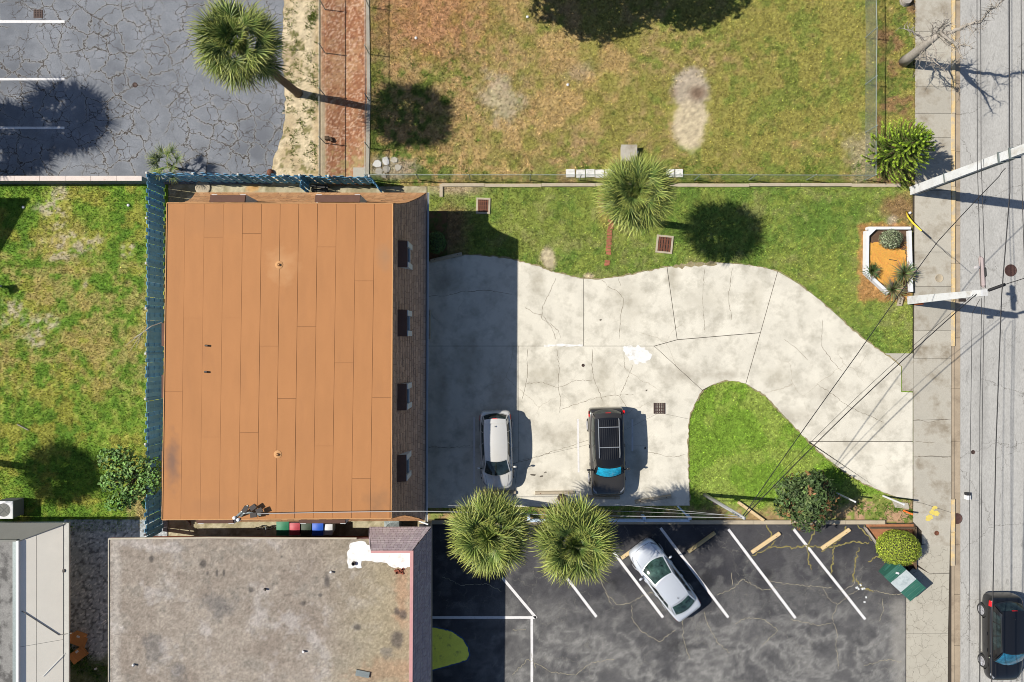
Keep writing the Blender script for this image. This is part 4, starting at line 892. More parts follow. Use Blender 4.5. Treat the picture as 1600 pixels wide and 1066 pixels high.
for i, (a, b) in enumerate(zip(e[:-1], e[1:])):
    mb = MB(); yy = 289.5+.6*math.sin(i*1.7); mb.prism(offs(gp([(a, yy-2.6), (b, yy-2.6), (b, yy+2.8), (a, yy+2.8)]), .008), -.1, .10); mb.build('kerb_stone', M['precast'], LK)
mb = MB(); mb.prism(gp([(687,288),(692,288),(692,308),(687,308)]), -.1, .09); mb.build('kerb_stone', M['precast'], LK)
struct(MB().prism(gp([(552,262),(574,262),(574,285),(552,285)]), -.1, .03).build('concrete_pad', M['sidewalk']), 'small concrete pad at the foot of the mulch bed')
# ------------------------------------------------------------------ vegetation
M['leaf'] = mat('palm_leaf', (.1,.15,.03), .55, .12, 8, 0, attr=True, spec=.35, objvar=.30)
M['foliage'] = mat('foliage', (.1,.15,.03), .62, .12, 8, 0, attr=True, spec=.28)
M['trunk'] = mat('palm_trunk', K(128,112,92), .95, .25, 6, .3, 40, .5, 40)
M['bark'] = mat('brown_bark', K(110,90,70), .95, .25, 6, .3, 40, .4, 40)
M['deadwood'] = mat('bleached_dead_wood', K(178,170,160), .9, .2, 8, .2, 50, .3, 60)
def fan_frond(seed, dead=False, costa=.28):
    """one palmetto fan: stalk along +x, then a fan of pleated narrow blades; the tips droop"""
    rg = random.Random(seed); mb = MB(); nseg = 28
    g0 = (.050,.098,.020); g1 = (.165,.225,.046); tip = (.44,.40,.09)
    if dead: g0 = (.16,.12,.06); g1 = (.26,.20,.10); tip = (.34,.27,.15)
    sl = 1.12
    mb.tube([(0, 0, 0), (sl*.5, 0, .05), (sl, 0, .03)], [.022, .016, .012], 4, False, tuple(c*1.3 for c in g1))
    for k in range(nseg):
        t = (k+.5)/nseg*2-1; ang = t*R(128)+rg.gauss(0, .03); L = (.90-.22*abs(t)**1.5)*rg.uniform(.88, 1.08)
        c0 = sl+costa*max(0, 1-abs(t)*1.4)*.8; dx, dy = math.cos(ang), math.sin(ang); P = []; n = 5
        br = rg.uniform(.75, 1.25); drop = rg.uniform(.10, .34); up = .10*abs(t)
        for j in range(n):
            u = j/(n-1); r = L*u; w = .040*(math.sin(math.pi*min(1, u*.8+.13))**.8)*(1-u**3)+.002
            z = .03+up*r-drop*u*u*u*L; x = c0+dx*r-.05*u*u; y = dy*r; ew = w/2
            tilt = .75*(1 if k % 2 else -1)
            m_ = u**2.2; c = [(g0[i]*(1-u)+g1[i]*u)*(1-m_*.6)+tip[i]*m_*.6 for i in range(3)]
            c = tuple(v*br for v in c)
            P.append(((x-dy*ew, y+dx*ew, z+ew*tilt), (x+dy*ew, y-dx*ew, z-ew*tilt), c))
        o = len(mb.v)
        for a, b, c in P: mb.v += [a, b]; mb.c += [c, c]
        mb.f += [(o+2*j, o+2*j+1, o+2*j+3, o+2*j+2) for j in range(n-1)]
    me = mb.mesh('frond'); me.materials.append(M['leaf']); return me
FRONDS = [fan_frond(100+i) for i in range(5)]; DEADF = [fan_frond(200+i, True) for i in range(2)]
def palm(label, base, top, r, seed, n=88, group='palm trees with fan crowns', trunk_r=.17, dead=9):
    rg = random.Random(seed); base = Vector(base); top = Vector(top)
    root = thing('palm_tree', label, 'palm tree', base, 0, group)
    tv = top-base; mid = tv*.5+Vector((tv.x*.0-.10*tv.y*.1, tv.y*.06, 0)); pts = []; rad = []; m = 18
    for i in range(m+1):
        u = i/m; p = mid*(2*u*(1-u))+tv*(u*u); pts.append(p); rad.append(trunk_r*(1.25-.3*u)*(1+.05*(i % 2))*(1.25 if i == 0 else 1))
    mb = MB(); mb.tube(pts, rad, 10); mb.build('trunk', M['trunk'], root, True, local=True)
    mb = MB()
    for k in range(46):      # old leaf boots below the crown
        a = rg.uniform(0, 6.28); z = -rg.uniform(.05, 1.0); rr = trunk_r*1.05; p = tv+Vector((math.cos(a)*rr, math.sin(a)*rr, z))
        mb.tube([p, p+Vector((math.cos(a)*.16, math.sin(a)*.16, .20))], [.035, .012], 4)
    mb.build('leaf_boots', M['trunk'], root, local=True)
    s0 = r/2.15
    for k in range(n+dead):
        u = (k+.5)/n; isd = k >= n
        el = R(-32) if isd else R(82-100*min(1, u)**.78)
        el += rg.gauss(0, .10); az = k*2.39996+rg.gauss(0, .12)
        o = bpy.data.objects.new('frond', (DEADF if isd else FRONDS)[rg.randrange(2 if isd else 5)]); COL.objects.link(o); o.parent = root
        o.location = tv+Vector((0, 0, rg.uniform(-.1, .12)))
        Mx = Matrix.Rotation(az, 3, 'Z') @ Matrix.Rotation(-el, 3, 'Y') @ Matrix.Rotation(rg.gauss(0, .35), 3, 'X')
        o.rotation_euler = Mx.to_euler(); s = s0*rg.uniform(.90, 1.05)*(1.0 if el < 1.0 else .8); o.scale = (s, s, s)
    return root
def P3(px, py, z): return W(px, py, z)
def groundof(px, py, h): w = W(px, py, h); return Vector((w.x, w.y, 0))
p = P3(375, 72, 7.0); palm('tallest palm, standing on the sand beside the grey asphalt lot', (*G2(466, 146), 0), (p.x, p.y, 7.0), 2.28, 1)
p = P3(993, 302, 6.2); palm('round palm standing on the front lawn beside the chain link fence', (p.x+.15, p.y-.1, 0), (p.x, p.y, 6.2), 2.08, 2)
p = P3(766, 832, 6.5); palm('yellow tipped palm nearer the grey building, one of the two at the parking lot edge', (p.x+.1, p.y+.1, 0), (p.x, p.y, 6.5), 2.15, 3, 92)
p = P3(898, 844, 6.8); palm('palm with dry lower fronds beside the silver sedan', (p.x-.1, p.y+.35, 0), (p.x, p.y, 6.8), 2.2, 4, 86, dead=14)
# palms standing beyond the left edge: their shadows fall into view
palm('palm beyond the left edge throwing a round shade on the back lawn', (*G2(-70, 712), 0), (*G2(-82, 716), 6.6), 2.1, 5)
palm('palm beyond the left edge shading the white parking lines', (*G2(-95, 150), 0), (*G2(-100, 158), 7.4), 2.5, 6)
palm('second palm beyond the left edge shading the grey asphalt', (*G2(-180, 195), 0), (*G2(-185, 200), 7.0), 2.7, 7)
# young palm behind the fence corner
root = thing('young_palm', 'small young palm growing at the corner of the tall board fence', 'palm tree', (*G2(277, 264), 0))
for k in range(13):
    o = bpy.data.objects.new('frond', FRONDS[k % 5]); COL.objects.link(o); o.parent = root; o.location = (0, 0, .9)
    Mx = Matrix.Rotation(k*2.4, 3, 'Z') @ Matrix.Rotation(-R(70-68*(k/13)), 3, 'Y'); o.rotation_euler = Mx.to_euler(); s = .60; o.scale = (s, s, s)
mb = MB(); mb.tube([(0, 0, 0), (0, 0, .95)], [.09, .06], 8); mb.build('trunk', M['trunk'], root, local=True)
def leaf_cloud(name, pts, nrm, L, Wd, cols, parent, rg, fold=.25, m='foliage', curl=.15):
    """many single leaves: kite shaped, folded along the midrib"""
    n = len(pts); d = rg.normal(0, 1, (n, 3)); d -= nrm*np.sum(d*nrm, 1, keepdims=True)*.75; d /= np.linalg.norm(d, axis=1, keepdims=True)
    s = np.cross(nrm, d); s /= np.maximum(1e-6, np.linalg.norm(s, axis=1, keepdims=True)); up = np.cross(d, s)
    Ls = (L*rg.uniform(.7, 1.25, (n, 1))); ws = Wd*rg.uniform(.75, 1.2, (n, 1))/2
    a = pts; b = pts+d*Ls*.5+s*ws+up*ws*fold; c = pts+d*Ls-up*Ls*curl; e = pts+d*Ls*.5-s*ws+up*ws*fold
    V = np.stack([a, b, c, e], 1).reshape(-1, 3); i = np.arange(n)*4
    F = np.concatenate([np.stack([i, i+1, i+2], 1), np.stack([i, i+2, i+3], 1)])
    o = obj(name, npmesh(name, V, F, np.repeat(cols, 4, 0)), M[m], parent); return o
def fib(n, rg):
    i = np.arange(n)+.5; z = 1-2*i/n; a = i*2.39996; r = np.sqrt(1-z*z); v = np.stack([r*np.cos(a), r*np.sin(a), z], 1)
    v = v+rg.normal(0, .02, v.shape); return v/np.linalg.norm(v, axis=1, keepdims=True)
def branches(root, tips, r0, m, base=(0, 0, 0), fork=.45, name='trunk', seed=0, stem=None):
    mb = MB(); rg = random.Random(seed); base = Vector(base); top = max(t[2] for t in tips); f = Vector(stem) if stem else base+Vector((0, 0, top*fork))
    mb.tube([base, base+(f-base)*.5+Vector((rg.uniform(-.05, .05), rg.uniform(-.05, .05), 0)), f], [r0*1.2, r0, r0*.85], 8)
    for t in tips:
        t = Vector(t); md = f+(t-f)*.5+Vector((rg.uniform(-.15, .15), rg.uniform(-.15, .15), .1)); mb.tube([f, md, t], [r0*.5, r0*.32, r0*.12], 5)
    return mb.build(name, M[m], root, True, local=True)
def tree(name, label, cat, base, lumps, L, Wd, n_ros, per, pal, m='bark', r0=.12, seed=1, group=None, inner=.55):
    """lumps: (dx, dy, z, rx, ry, rz) clumps of the crown round the base; leaves stand in rosettes on twig tips"""
    rg = np.random.default_rng(seed); root = thing(name, label, cat, (*base, 0), 0, group)
    P = []; N = []; tot = sum(l[3]*l[4] for l in lumps)
    for (dx, dy, z, rx, ry, rz) in lumps:
        k = max(12, int(n_ros*rx*ry/tot)); v = fib(k, rg); f = rg.uniform(inner, 1.06, (k, 1))**.6
        pt = np.array([dx, dy, z])+v*np.array([rx, ry, rz])*f; nn = v+np.array([0, 0, .55]); keep = pt[:, 2] > .15
        P.append(pt[keep]); N.append(nn[keep])
    P = np.concatenate(P); N = np.concatenate(N); N /= np.linalg.norm(N, axis=1, keepdims=True)
    base_c = np.array(pal)[rg.integers(0, len(pal), len(P))]*np.exp(rg.normal(0, .22, (len(P), 1)))
    pts = np.repeat(P, per, 0)+rg.normal(0, L*.18, (len(P)*per, 3)); nr = np.repeat(N, per, 0)+rg.normal(0, .35, (len(P)*per, 3)); nr /= np.linalg.norm(nr, axis=1, keepdims=True)
    cc = np.repeat(base_c, per, 0)*np.exp(rg.normal(0, .2, (len(P)*per, 1)))
    o = leaf_cloud('crown', pts, nr, L, Wd, cc, root, rg)
    tips = [(l[0], l[1], l[2]) for l in lumps]+[tuple(P[i]*.9) for i in range(0, len(P), max(1, len(P)//14))]
    branches(root, tips, r0, m, seed=seed); return root
# magnolia
b = groundof(1262, 778, 2.2)
tree('magnolia_tree', 'dark glossy tree with rusty leaf undersides beside the driveway mouth', 'tree', (b.x, b.y), [(0,0,2.2,1.25,1.2,1.3), (.8,-.1,2.1,.85,.8,.9), (-.8,.3,2.0,.8,.75,.9), (.35,.8,2.2,.75,.65,.8), (.2,-1.1,1.8,.95,.8,.8), (-.75,-.6,1.7,.7,.65,.7), (.1,.1,3.0,.8,.8,.6)], .24, .095, 620, 8,
     [(.045,.075,.02), (.06,.10,.03), (.035,.06,.018), (.09,.12,.04), (.05,.085,.025), (.06,.10,.03), (.045,.075,.02), (.07,.11,.03), (.16,.085,.035)], r0=.10, seed=11)
# seagrape like tree at the fence
b = groundof(200, 748, 2.2)
tree('broadleaf_tree', 'loose bright green tree leaning over the board fence', 'tree', (b.x, b.y), [(-.9,1.0,2.2,.75,.6,.5), (-.2,1.25,2.4,.55,.5,.4), (.55,.6,2.4,.7,.6,.5), (1.35,.6,2.3,.6,.5,.45), (1.15,-.3,2.2,.7,.55,.5), (-.9,-.2,2.1,.6,.55,.5), (-.3,.2,2.5,.7,.55,.5), (.3,-.7,2.3,.7,.45,.4), (-.9,-1.35,1.6,.6,.5,.5), (-.35,-1.15,1.6,.5,.5,.5), (1.6,.1,2.5,.4,.5,.4), (.35,-1.55,1.0,.3,.22,.25)], .17, .14, 400, 6,
     [(.085,.18,.036), (.12,.22,.05), (.06,.13,.026), (.15,.25,.07), (.075,.15,.033)], r0=.08, seed=12)
# clipped hedge ball
def shrub(name, label, cat, px, py, z, rx, ry, rz, L, Wd, n, pal, seed, bumpy=.06, group=None):
    rg = np.random.default_rng(seed); b = groundof(px, py, z); root = thing(name, label, cat, b, 0, group)
    v = fib(n, rg); v = v[v[:, 2] > -.75]; k = len(v); d = 1+bumpy*(vn(v[:, 0]*4+5, v[:, 1]*4+v[:, 2]*3, seed)-.5)*2
    pt = np.array([0, 0, z])+v*np.array([rx, ry, rz])*d[:, None]*rg.uniform(.86, 1.03, (k, 1)); nr = v+rg.normal(0, .45, v.shape)+np.array([0, 0, .3]); nr /= np.linalg.norm(nr, axis=1, keepdims=True)
    c = np.array(pal)[rg.integers(0, len(pal), k)]*np.exp(rg.normal(0, .25, (k, 1)))
    leaf_cloud('foliage', pt, nr, L, Wd, c, root, rg)
    mb = MB(); mb.lathe([(.05, -z*1.0), (rx*.5, -rz*.7), (rx*.86, -rz*.2), (rx*.84, rz*.25), (rx*.55, rz*.68), (.05, rz*.86)], 16)
    mb.v = [(x, y*ry/rx, zz+z) for x, y, zz in mb.v]; mb.build('twigs', M['twig'], root, True, local=True); return root  # solid dark core added behind the leaves against see-through
M['twig'] = mat('dark_core', (.035,.035,.018), .95, .3, 8)  # dark filling inside the shrubs, a solid core
shrub('hedge_ball', 'large clipped yellow green round bush beside the green dumpster', 'bush', 1404, 856, .75, 1.16, .93, .85, .07, .05, 7000, [(.19,.25,.02), (.25,.31,.03), (.15,.20,.015), (.29,.34,.05)], 21, .05)
shrub('round_shrub', 'dark round shrub in the shaded bed at the building corner', 'bush', 681, 379, .5, .55, .6, .55, .08, .05, 2200, [(.05,.10,.025), (.07,.13,.03)], 22)
shrub('grey_shrub', 'grey green round shrub in the back corner of the white planter', 'bush', 1392, 374, .42, .58, .52, .45, .085, .045, 1500, [(.15,.19,.10), (.22,.26,.15), (.10,.13,.06), (.28,.31,.2)], 23, .12)
# spiky plants in the planter
def spiky(label, px, py, r, n, cols, seed, h=.6):
    rg = random.Random(seed); b = groundof(px, py, .3); root = thing('spiky_plant', label, 'plant', b, 0); mb = MB()
    for k in range(n):
        az = k*2.39996; el = R(78-70*(k/n)); L = r*rg.uniform(.8, 1.15); c = tuple(v*rg.uniform(.7, 1.3) for v in cols[rg.randrange(len(cols))]); P = []
        for j in range(4):
            u = j/3; rr = L*u; x, y, z = rr*math.cos(el)*math.cos(az), rr*math.cos(el)*math.sin(az), .22+rr*math.sin(el)-.25*u*u*L
            w = .045*(1-u)+.004; P.append(((x-math.sin(az)*w, y+math.cos(az)*w, z), (x+math.sin(az)*w, y-math.cos(az)*w, z)))
        o = len(mb.v)
        for a, b_ in P: mb.v += [a, b_]; mb.c += [c, c]
        mb.f += [(o+2*j, o+2*j+1, o+2*j+3, o+2*j+2) for j in range(3)]
    mb.build('leaves', M['foliage'], root, local=True); mb = MB(); mb.tube([(0, 0, 0), (0, 0, .26)], [.06, .04], 7); mb.build('stem', M['bark'], root, local=True); return root
spiky('dark green spiky plant at the left side of the orange mulch', 1363, 424, .62, 80, [(.05,.10,.03), (.08,.13,.04), (.16,.12,.05)], 31)
spiky('olive spiky plant leaning over the right board of the planter', 1413, 428, .86, 120, [(.15,.17,.07), (.20,.20,.09), (.10,.13,.05)], 32)
spiky('dry olive spiky plant at the open bottom of the planter', 1396, 453, .82, 100, [(.16,.16,.08), (.22,.19,.10), (.11,.12,.05)], 33)
# conifer with rope-like boughs
M['needle'] = mat('conifer_needles', (.1,.2,.02), .6, .12, 8, 0, attr=True, spec=.3)
def conifer(label, px, py, h, r, seed):
    rg = np.random.default_rng(seed); b = Vector((*G2(px, py), 0)); root = thing('conifer_tree', label, 'tree', b)
    Vs = []; Fs = []; Cs = []; nv = 0; bb = MB()
    lv = 15
    for i in range(lv):
        u = i/(lv-1); z = .35+u*(h-.5); R_ = r*(1-u**1.6)*.98+.22; nb = 14 if i < lv-3 else 7
        for j in range(nb):
            az = j*2*np.pi/nb+i*.7+rg.normal(0, .12); m = 26; t = np.linspace(.08, 1, m); rad = R_*t*rg.uniform(.9, 1.08)
            zz = z+.55*R_*t**2.2-.10*R_*t; wob = az+.12*np.sin(t*3+j)
            ctr = np.stack([rad*np.cos(wob), rad*np.sin(wob), zz], 1)
            bb.tube([ctr[0], ctr[m//2], ctr[-1]], [.022, .015, .006], 4)
            tan = np.gradient(ctr, axis=0); tan /= np.linalg.norm(tan, axis=1, keepdims=True)
            K_ = 7; c = np.repeat(ctr, K_, 0); tg = np.repeat(tan, K_, 0); tt = np.repeat(t, K_)
            rd = rg.normal(0, 1, c.shape); rd -= tg*np.sum(rd*tg, 1, keepdims=True); rd /= np.linalg.norm(rd, axis=1, keepdims=True)
            Ln = (.095+.05*rg.random(len(c)))[:, None]*(1.1-.35*tt[:, None]); d = rd*.75+tg*.75; s = np.cross(rd, tg)*.016
            c = c+rg.normal(0, .012, c.shape)
            V = np.stack([c-s, c+s, c+d*Ln], 1).reshape(-1, 3); k = len(c); Vs.append(V); Fs.append(np.arange(3*k).reshape(-1, 3)+nv); nv += 3*k
            col = np.outer(1-tt**2.5*.95, [.075, .15, .02])+np.outer(tt**2.5*.95, [.30, .42, .035]); col *= np.exp(rg.normal(0, .2, (k, 1))); Cs.append(np.repeat(col, 3, 0))
    obj('crown', npmesh('crown', np.concatenate(Vs), np.concatenate(Fs), np.concatenate(Cs)), M['needle'], root)
    mb = MB(); mb.tube([(0, 0, 0), (0, 0, h*.5), (0, 0, h)], [.09, .06, .02], 8); mb.build('trunk', M['bark'], root, local=True); bb.build('boughs', M['bark'], root, local=True)
conifer('bright green conifer with plume like boughs beside the big white pole', 1381, 246, 3.9, 1.5, 41)
# dead tree at the kerb
def pw(px, py, z): return W(px, py, z)
root = thing('dead_tree', 'bare grey dead tree leaning over the sidewalk and street', 'tree', (*G2(1414, 95), 0))
mb = MB(); mb.tube([pw(1412, 97, 0), pw(1424, 88, .9), pw(1440, 75, 1.9), pw(1455, 63, 2.7), pw(1466, 55, 3.2)], [.30, .26, .24, .20, .15], 9)
mb.build('trunk', M['deadwood'], root, True)
mb = MB(); rg = random.Random(6)
limbs = [([(1466,55,3.2),(1483,51,3.7),(1500,45,4.2),(1512,39,4.6),(1525,36,4.9),(1535,30,5.2),(1545,18,5.6),(1556,10,5.9),(1568,2,6.2)], .075),
 ([(1452,66,2.5),(1462,50,3.2),(1470,42,3.6),(1476,32,4.1)], .07), ([(1466,55,3.2),(1478,40,3.9),(1480,28,4.2)], .05), ([(1448,70,2.3),(1436,55,2.4),(1425,49,2.6),(1413,45,2.8)], .05),
 ([(1456,62,2.7),(1456,48,3.2),(1457,35,3.6)], .035), ([(1468,54,3.3),(1478,66,3.7),(1490,75,4.0)], .06), ([(1472,54,3.4),(1483,60,3.8),(1494,66,4.1)], .045), ([(1440,75,1.9),(1438,90,2.0),(1436,102,1.8)], .035),
 ([(1444,78,2.0),(1455,95,2.1),(1460,108,1.8)], .03), ([(1446,85,2.0),(1470,104,2.3),(1480,113,2.1)], .03), ([(1455,64,2.7),(1462,84,3.0),(1464,96,2.9)], .03), ([(1545,18,5.6),(1550,5,6.0)], .03), ([(1556,10,5.9),(1562,-2,6.2)], .02), ([(1512,39,4.6),(1520,50,5.0),(1531,45,5.3)], .025), ([(1470,52,3.4),(1492,66,4.6),(1500,80,5.2),(1504,92,5.6)], .06), ([(1492,66,4.6),(1506,70,5.2),(1518,72,5.6)], .04)]
for pts, r in limbs:
    P = []
    for a, b in zip(pts[:-1], pts[1:]):
        a = pw(*a); b = pw(*b)
        for k in range(3): P.append(a+(b-a)*k/3+Vector((rg.gauss(0, .03), rg.gauss(0, .03), rg.gauss(0, .03))))
    P.append(pw(*pts[-1])); n = len(P); r *= 1.45; mb.tube(P, [r*(1-.75*i/(n-1)) for i in range(n)], 6)
    for i in range(2, n, 1):
        for _q in range(2):
            q = P[i]; d = Vector((rg.gauss(0, 1), rg.gauss(0, 1), rg.uniform(-.3, .8))).normalized(); l = rg.uniform(.25, .7); m_ = q+d*l*.5+Vector((rg.gauss(0, .05), rg.gauss(0, .05), 0)); e = q+d*l+Vector((rg.gauss(0, .1), rg.gauss(0, .1), 0))
            mb.tube([q, m_, e], [.016, .011, .004], 4, False)
            for _ in range(2): mb.tube([m_, m_+Vector((rg.gauss(0, .16), rg.gauss(0, .16), rg.gauss(0, .1)))], [.009, .003], 3, False)
mb.build('branches', M['deadwood'], root, True)
# dry branches hanging over the fence
root = thing('dead_branch', 'dry bare branch hanging over the board fence top', 'branch', (*G2(236, 515), 0)); mb = MB(); rg = random.Random(9)
for e in ((196,540),(203,548),(212,545),(222,532),(209,528)): mb.tube([pw(253, 504, 2.1), pw(236, 510, 2.0), pw(222, 520, 1.6), pw(*e, .5+rg.random()*.6)], [.03, .028, .02, .008], 5)
mb.build('twigs', M['deadwood'], root)
# trees beyond the top edge whose shade falls on the dry lawn
for i, (lab, px, py, z) in enumerate((('broad tree beyond the top edge, its shade on the dry lawn', 748, -26, 7.0), ('second broad tree beyond the top edge shading the dry lawn', 900, -45, 6.5))):
    g = G2(px, py); tree('shade_tree', lab, 'tree', g, [(0,0,z,2.6,2.2,1.8), (1.8,-.6,z-.4,1.8,1.4,1.2), (-1.6,-.4,z,1.7,1.3,1.3), (.6,-1.3,z-.6,1.7,1.3,1.2)], .32, .17, 620, 7, [(.06,.10,.025), (.08,.13,.03)], r0=.22, seed=51+i)
# tree stump at the top edge
root = thing('tree_stump', 'cut grey tree stump at the top edge beside the sidewalk', 'stump', (*G2(1414, 2), 0)); mb = MB(); mb.lathe([(.32, 0), (.27, .2), (.26, .28), (.02, .285)], 14); mb.build('stump_wood', M['deadwood'], root, local=True)
mb = MB(); mb.lathe([(.29, 0), (.285, .16)], 14, cap=False); mb.build('bark', M['bark'], root, local=True)
# ------------------------------------------------------------------ vehicles
def paint(name, col, metal=.35, rough=.32, coat=1.0):
    return mat(name, col, rough, .015, 2, 0, metal=metal, coat=coat, spec=.5)
M['silver'] = paint('silver_paint', (.56,.55,.52), .25)
M['white_silver'] = paint('bright_silver_paint', (.58,.61,.65), .4)
M['blackpaint'] = paint('black_paint', (.006,.0065,.008), .0, .3, .5)
M['darkbrown'] = paint('dark_grey_paint', (.034,.031,.027), .2, .28)
M['carglass'] = mat('car_glass', (.012,.02,.022), .05, .9, 2.0, .4, 6, spec=.6)
M['greenglass'] = mat('green_tinted_glass', (.022,.045,.038), .05, .9, 2.2, .5, 6, spec=.6)
M['blueglass'] = mat('blue_sunshade_glass', (.015,.10,.17), .08, .7, 2.5, .3, 8, spec=.6)
M['tyre'] = mat('tyre_rubber', (.02,.02,.02), .9, .1)
M['rim'] = mat('alloy_rim', (.42,.42,.44), .35, .05, metal=.5)
M['blacktrim'] = mat('black_plastic', (.02,.02,.022), .6, .1)
M['lamp'] = glassmat('headlamp_lens', (.22,.23,.25), 1, .1)
M['red'] = glassmat('red_lamp_lens', (.5,.01,.015), 1, .1)
M['chrome'] = mat('satin_rail', (.5,.52,.54), .35, .05, metal=.7)
M['cyan'] = mat('cyan_foil_sunshade', (.008,.30,.48), .3, .45, 6, .3, 14, coat=.5)
def patch(A, B, n, m=6, bulge=0.0, inset=(0, 0, 0, 0), lift=0.0, outd=None):
    """surface between curve A (bottom) and curve B (top), each a list of points"""
    def samp(C, u):
        u = max(0, min(1, u))*(len(C)-1); i = min(len(C)-2, int(u)); f = u-i; return Vector(C[i])*(1-f)+Vector(C[i+1])*f
    G = []; u0, u1, v0, v1 = inset
    for j in range(m+1):
        v = v0+(1-v0-v1)*j/m; row = []
        for i in range(n+1):
            u = u0+(1-u0-u1)*i/n; a = samp(A, u); b = samp(B, u); p = a+(b-a)*v
            if outd is not None: p = p+Vector(outd)*(bulge*4*v*(1-v)+lift)
            row.append(p)
        G.append(row)
    return G
def car(name, label, cat, loc, rz, p, body, glass, shade=None, racks=False, wind=None):
    root = thing(name, label, cat, loc, rz)
    L, Wd, Hb, H = p['L'], p['W'], p['belt'], p['H']; hl = L/2; hw = Wd/2; cl = p.get('clear', .22)
    # lower body: (y, half width factor, bottom, top)
    st = p['body']; rings = []
    for (y, wf, zb, zt, cr) in st:
        w = hw*wf; half = [(0, zb), (w*.80, zb), (w*.95, zb+.05), (w*.985, zb+(zt-zb)*.35), (w, zb+(zt-zb)*.62), (w*.965, zt-.07), (w*.90, zt-.015), (w*.72, zt+cr*.6), (w*.36, zt+cr*.95), (0, zt+cr)]
        ring = [(x, y*hl, z) for x, z in half]+[(-x, y*hl, z) for x, z in half[-2:0:-1]]; rings.append(ring)
    mb = MB(); n = len(rings[0]); mb.v = [v for r in rings for v in r]
    mb.f = [(i*n+k, (i+1)*n+k, (i+1)*n+(k+1) % n, i*n+(k+1) % n) for i in range(len(rings)-1) for k in range(n)]+[tuple(range(n)), tuple(range((len(rings)-1)*n, len(rings)*n))[::-1]]
    me = mb.mesh('tmp'); t = bpy.data.objects.new('tmp', me); COL.objects.link(t)
    s = t.modifiers.new('s', 'SUBSURF'); s.levels = 2; s.render_levels = 2
    wr = p['wheel_r']; cutters = []
    for wy in (p['wf'], p['wr']):
        cm = MB(); cm.lathe([(wr+.055, -hw-.2), (wr+.055, hw+.2)], 20, (0, wy, wr), 'x'); cme = cm.mesh('cut'); c = bpy.data.objects.new('cut', cme); COL.objects.link(c); cutters.append(c)
        # keep the middle of the body: two short cutters
        cme.clear_geometry(); cm = MB()
        for sx in (-1, 1): cm.lathe([(wr+.055, min(sx*(hw-.24), sx*(hw+.2))), (wr+.055, max(sx*(hw-.24), sx*(hw+.2)))], 20, (0, wy, wr), 'x')
        cme.from_pydata(cm.v, [], cm.f)
        bm = t.modifiers.new('b', 'BOOLEAN'); bm.operation = 'DIFFERENCE'; bm.object = c; bm.solver = 'EXACT'
    dg = bpy.context.evaluated_depsgraph_get(); ev = t.evaluated_get(dg); nm = bpy.data.meshes.new_from_object(ev)
    for o in [t]+cutters: bpy.data.objects.remove(o)
    nm.name = 'body'; nm.materials.clear(); bo = obj('body', nm, body, root, 35)
    bvh = BVHTree.FromPolygons([v.co[:] for v in nm.vertices], [tuple(f.vertices) for f in nm.polygons])
    def top(x, y, d=.004):
        h = bvh.ray_cast(Vector((x, y, 5)), Vector((0, 0, -1))); return Vector((x, y, (h[0].z if h[0] else Hb)+d))
    def side(y, z, sx, d=.004):
        h = bvh.ray_cast(Vector((sx*3, y, z)), Vector((-sx, 0, 0))); return Vector(((h[0].x if h[0] else sx*hw)+sx*d, y, z))
    # greenhouse
    yb, yr, yf, yw = p['rear_base'], p['roof_rear'], p['roof_front'], p['wind_base']; rw = hw*p.get('roofw', .70); bw = hw*.885; zr = H
    def arc(x0, y_side, y_mid, z_side, z_mid, n=9): return [Vector((-x0+2*x0*i/(n-1), y_side+(y_mid-y_side)*(1-(2*i/(n-1)-1)**2), z_side+(z_mid-z_side)*(1-(2*i/(n-1)-1)**2))) for i in range(n)]
    wb = arc(bw*.93, yw-.18, yw+.06, p['cowl']-.02, p['cowl']+.015); wt = arc(rw*.94, yf-.05, yf+.05, zr-.06, zr+.0)
    rb = arc(bw*.90, yb+.14, yb-.04, p['deck']-.01, p['deck']+.02); rt = arc(rw*.92, yr+.03, yr-.03, zr-.075, zr-.02)
    sh = MB(); sh.grid(patch(wb, wt, 10, 6, .05, (0, 0, 0, 0), 0, (0, .5, .6)))
    sh.grid(patch(rt, rb, 10, 6, .04, (0, 0, 0, 0), 0, (0, -.5, .6)))
    k = 8
    def roofedge(s): return [Vector((s*rw*(.92+.08*math.sin(math.pi*min(1, .15+.75*i/k))), yr+(yf-yr)*i/k, zr-.075+.02*math.sin(math.pi*i/k)+(.015*i/k))) for i in range(k+1)]
    def belt(s): return [Vector((s*bw*(.90+.10*math.sin(math.pi*min(1, .12+.8*i/k))), (yb+.14)+((yw-.18)-(yb+.14))*i/k, p['deck']-.02+(p['cowl']-p['deck'])*i/k)) for i in range(k+1)]
    EL, ER = roofedge(-1), roofedge(1)
    EL[0], ER[0] = rt[0], rt[-1]; EL[-1], ER[-1] = wt[0], wt[-1]
    roof = []
    for i in range(k+1):
        row = []
        for j in range(11):
            u = j/10; q = EL[i]+(ER[i]-EL[i])*u; cr = 1-(2*u-1)**2; q = q+Vector((0, ((.05 if i == k else -.03 if i == 0 else 0))*cr*(2 if i == k else 1), (.055+.02*math.sin(math.pi*i/k))*cr*1.0)); row.append(q)
        roof.append(row)
    BLs, BRs = belt(-1), belt(1)
    BLs[0], BRs[0] = rb[0], rb[-1]; BLs[-1], BRs[-1] = wb[0], wb[-1]
    sh.grid(patch(BLs, EL, 10, 5, .03, (0,)*4, 0, (-1, 0, 0))[::-1]); sh.grid(patch(BRs, ER, 10, 5, .03, (0,)*4, 0, (1, 0, 0)))
    sh.build('pillars', p.get('pillar_mat', body), root, True, local=True)
    rm = MB(); rm.grid(roof[::-1]); rm.build('roof', p.get('roof_mat', body), root, True, local=True)
    def fixn(o): return o
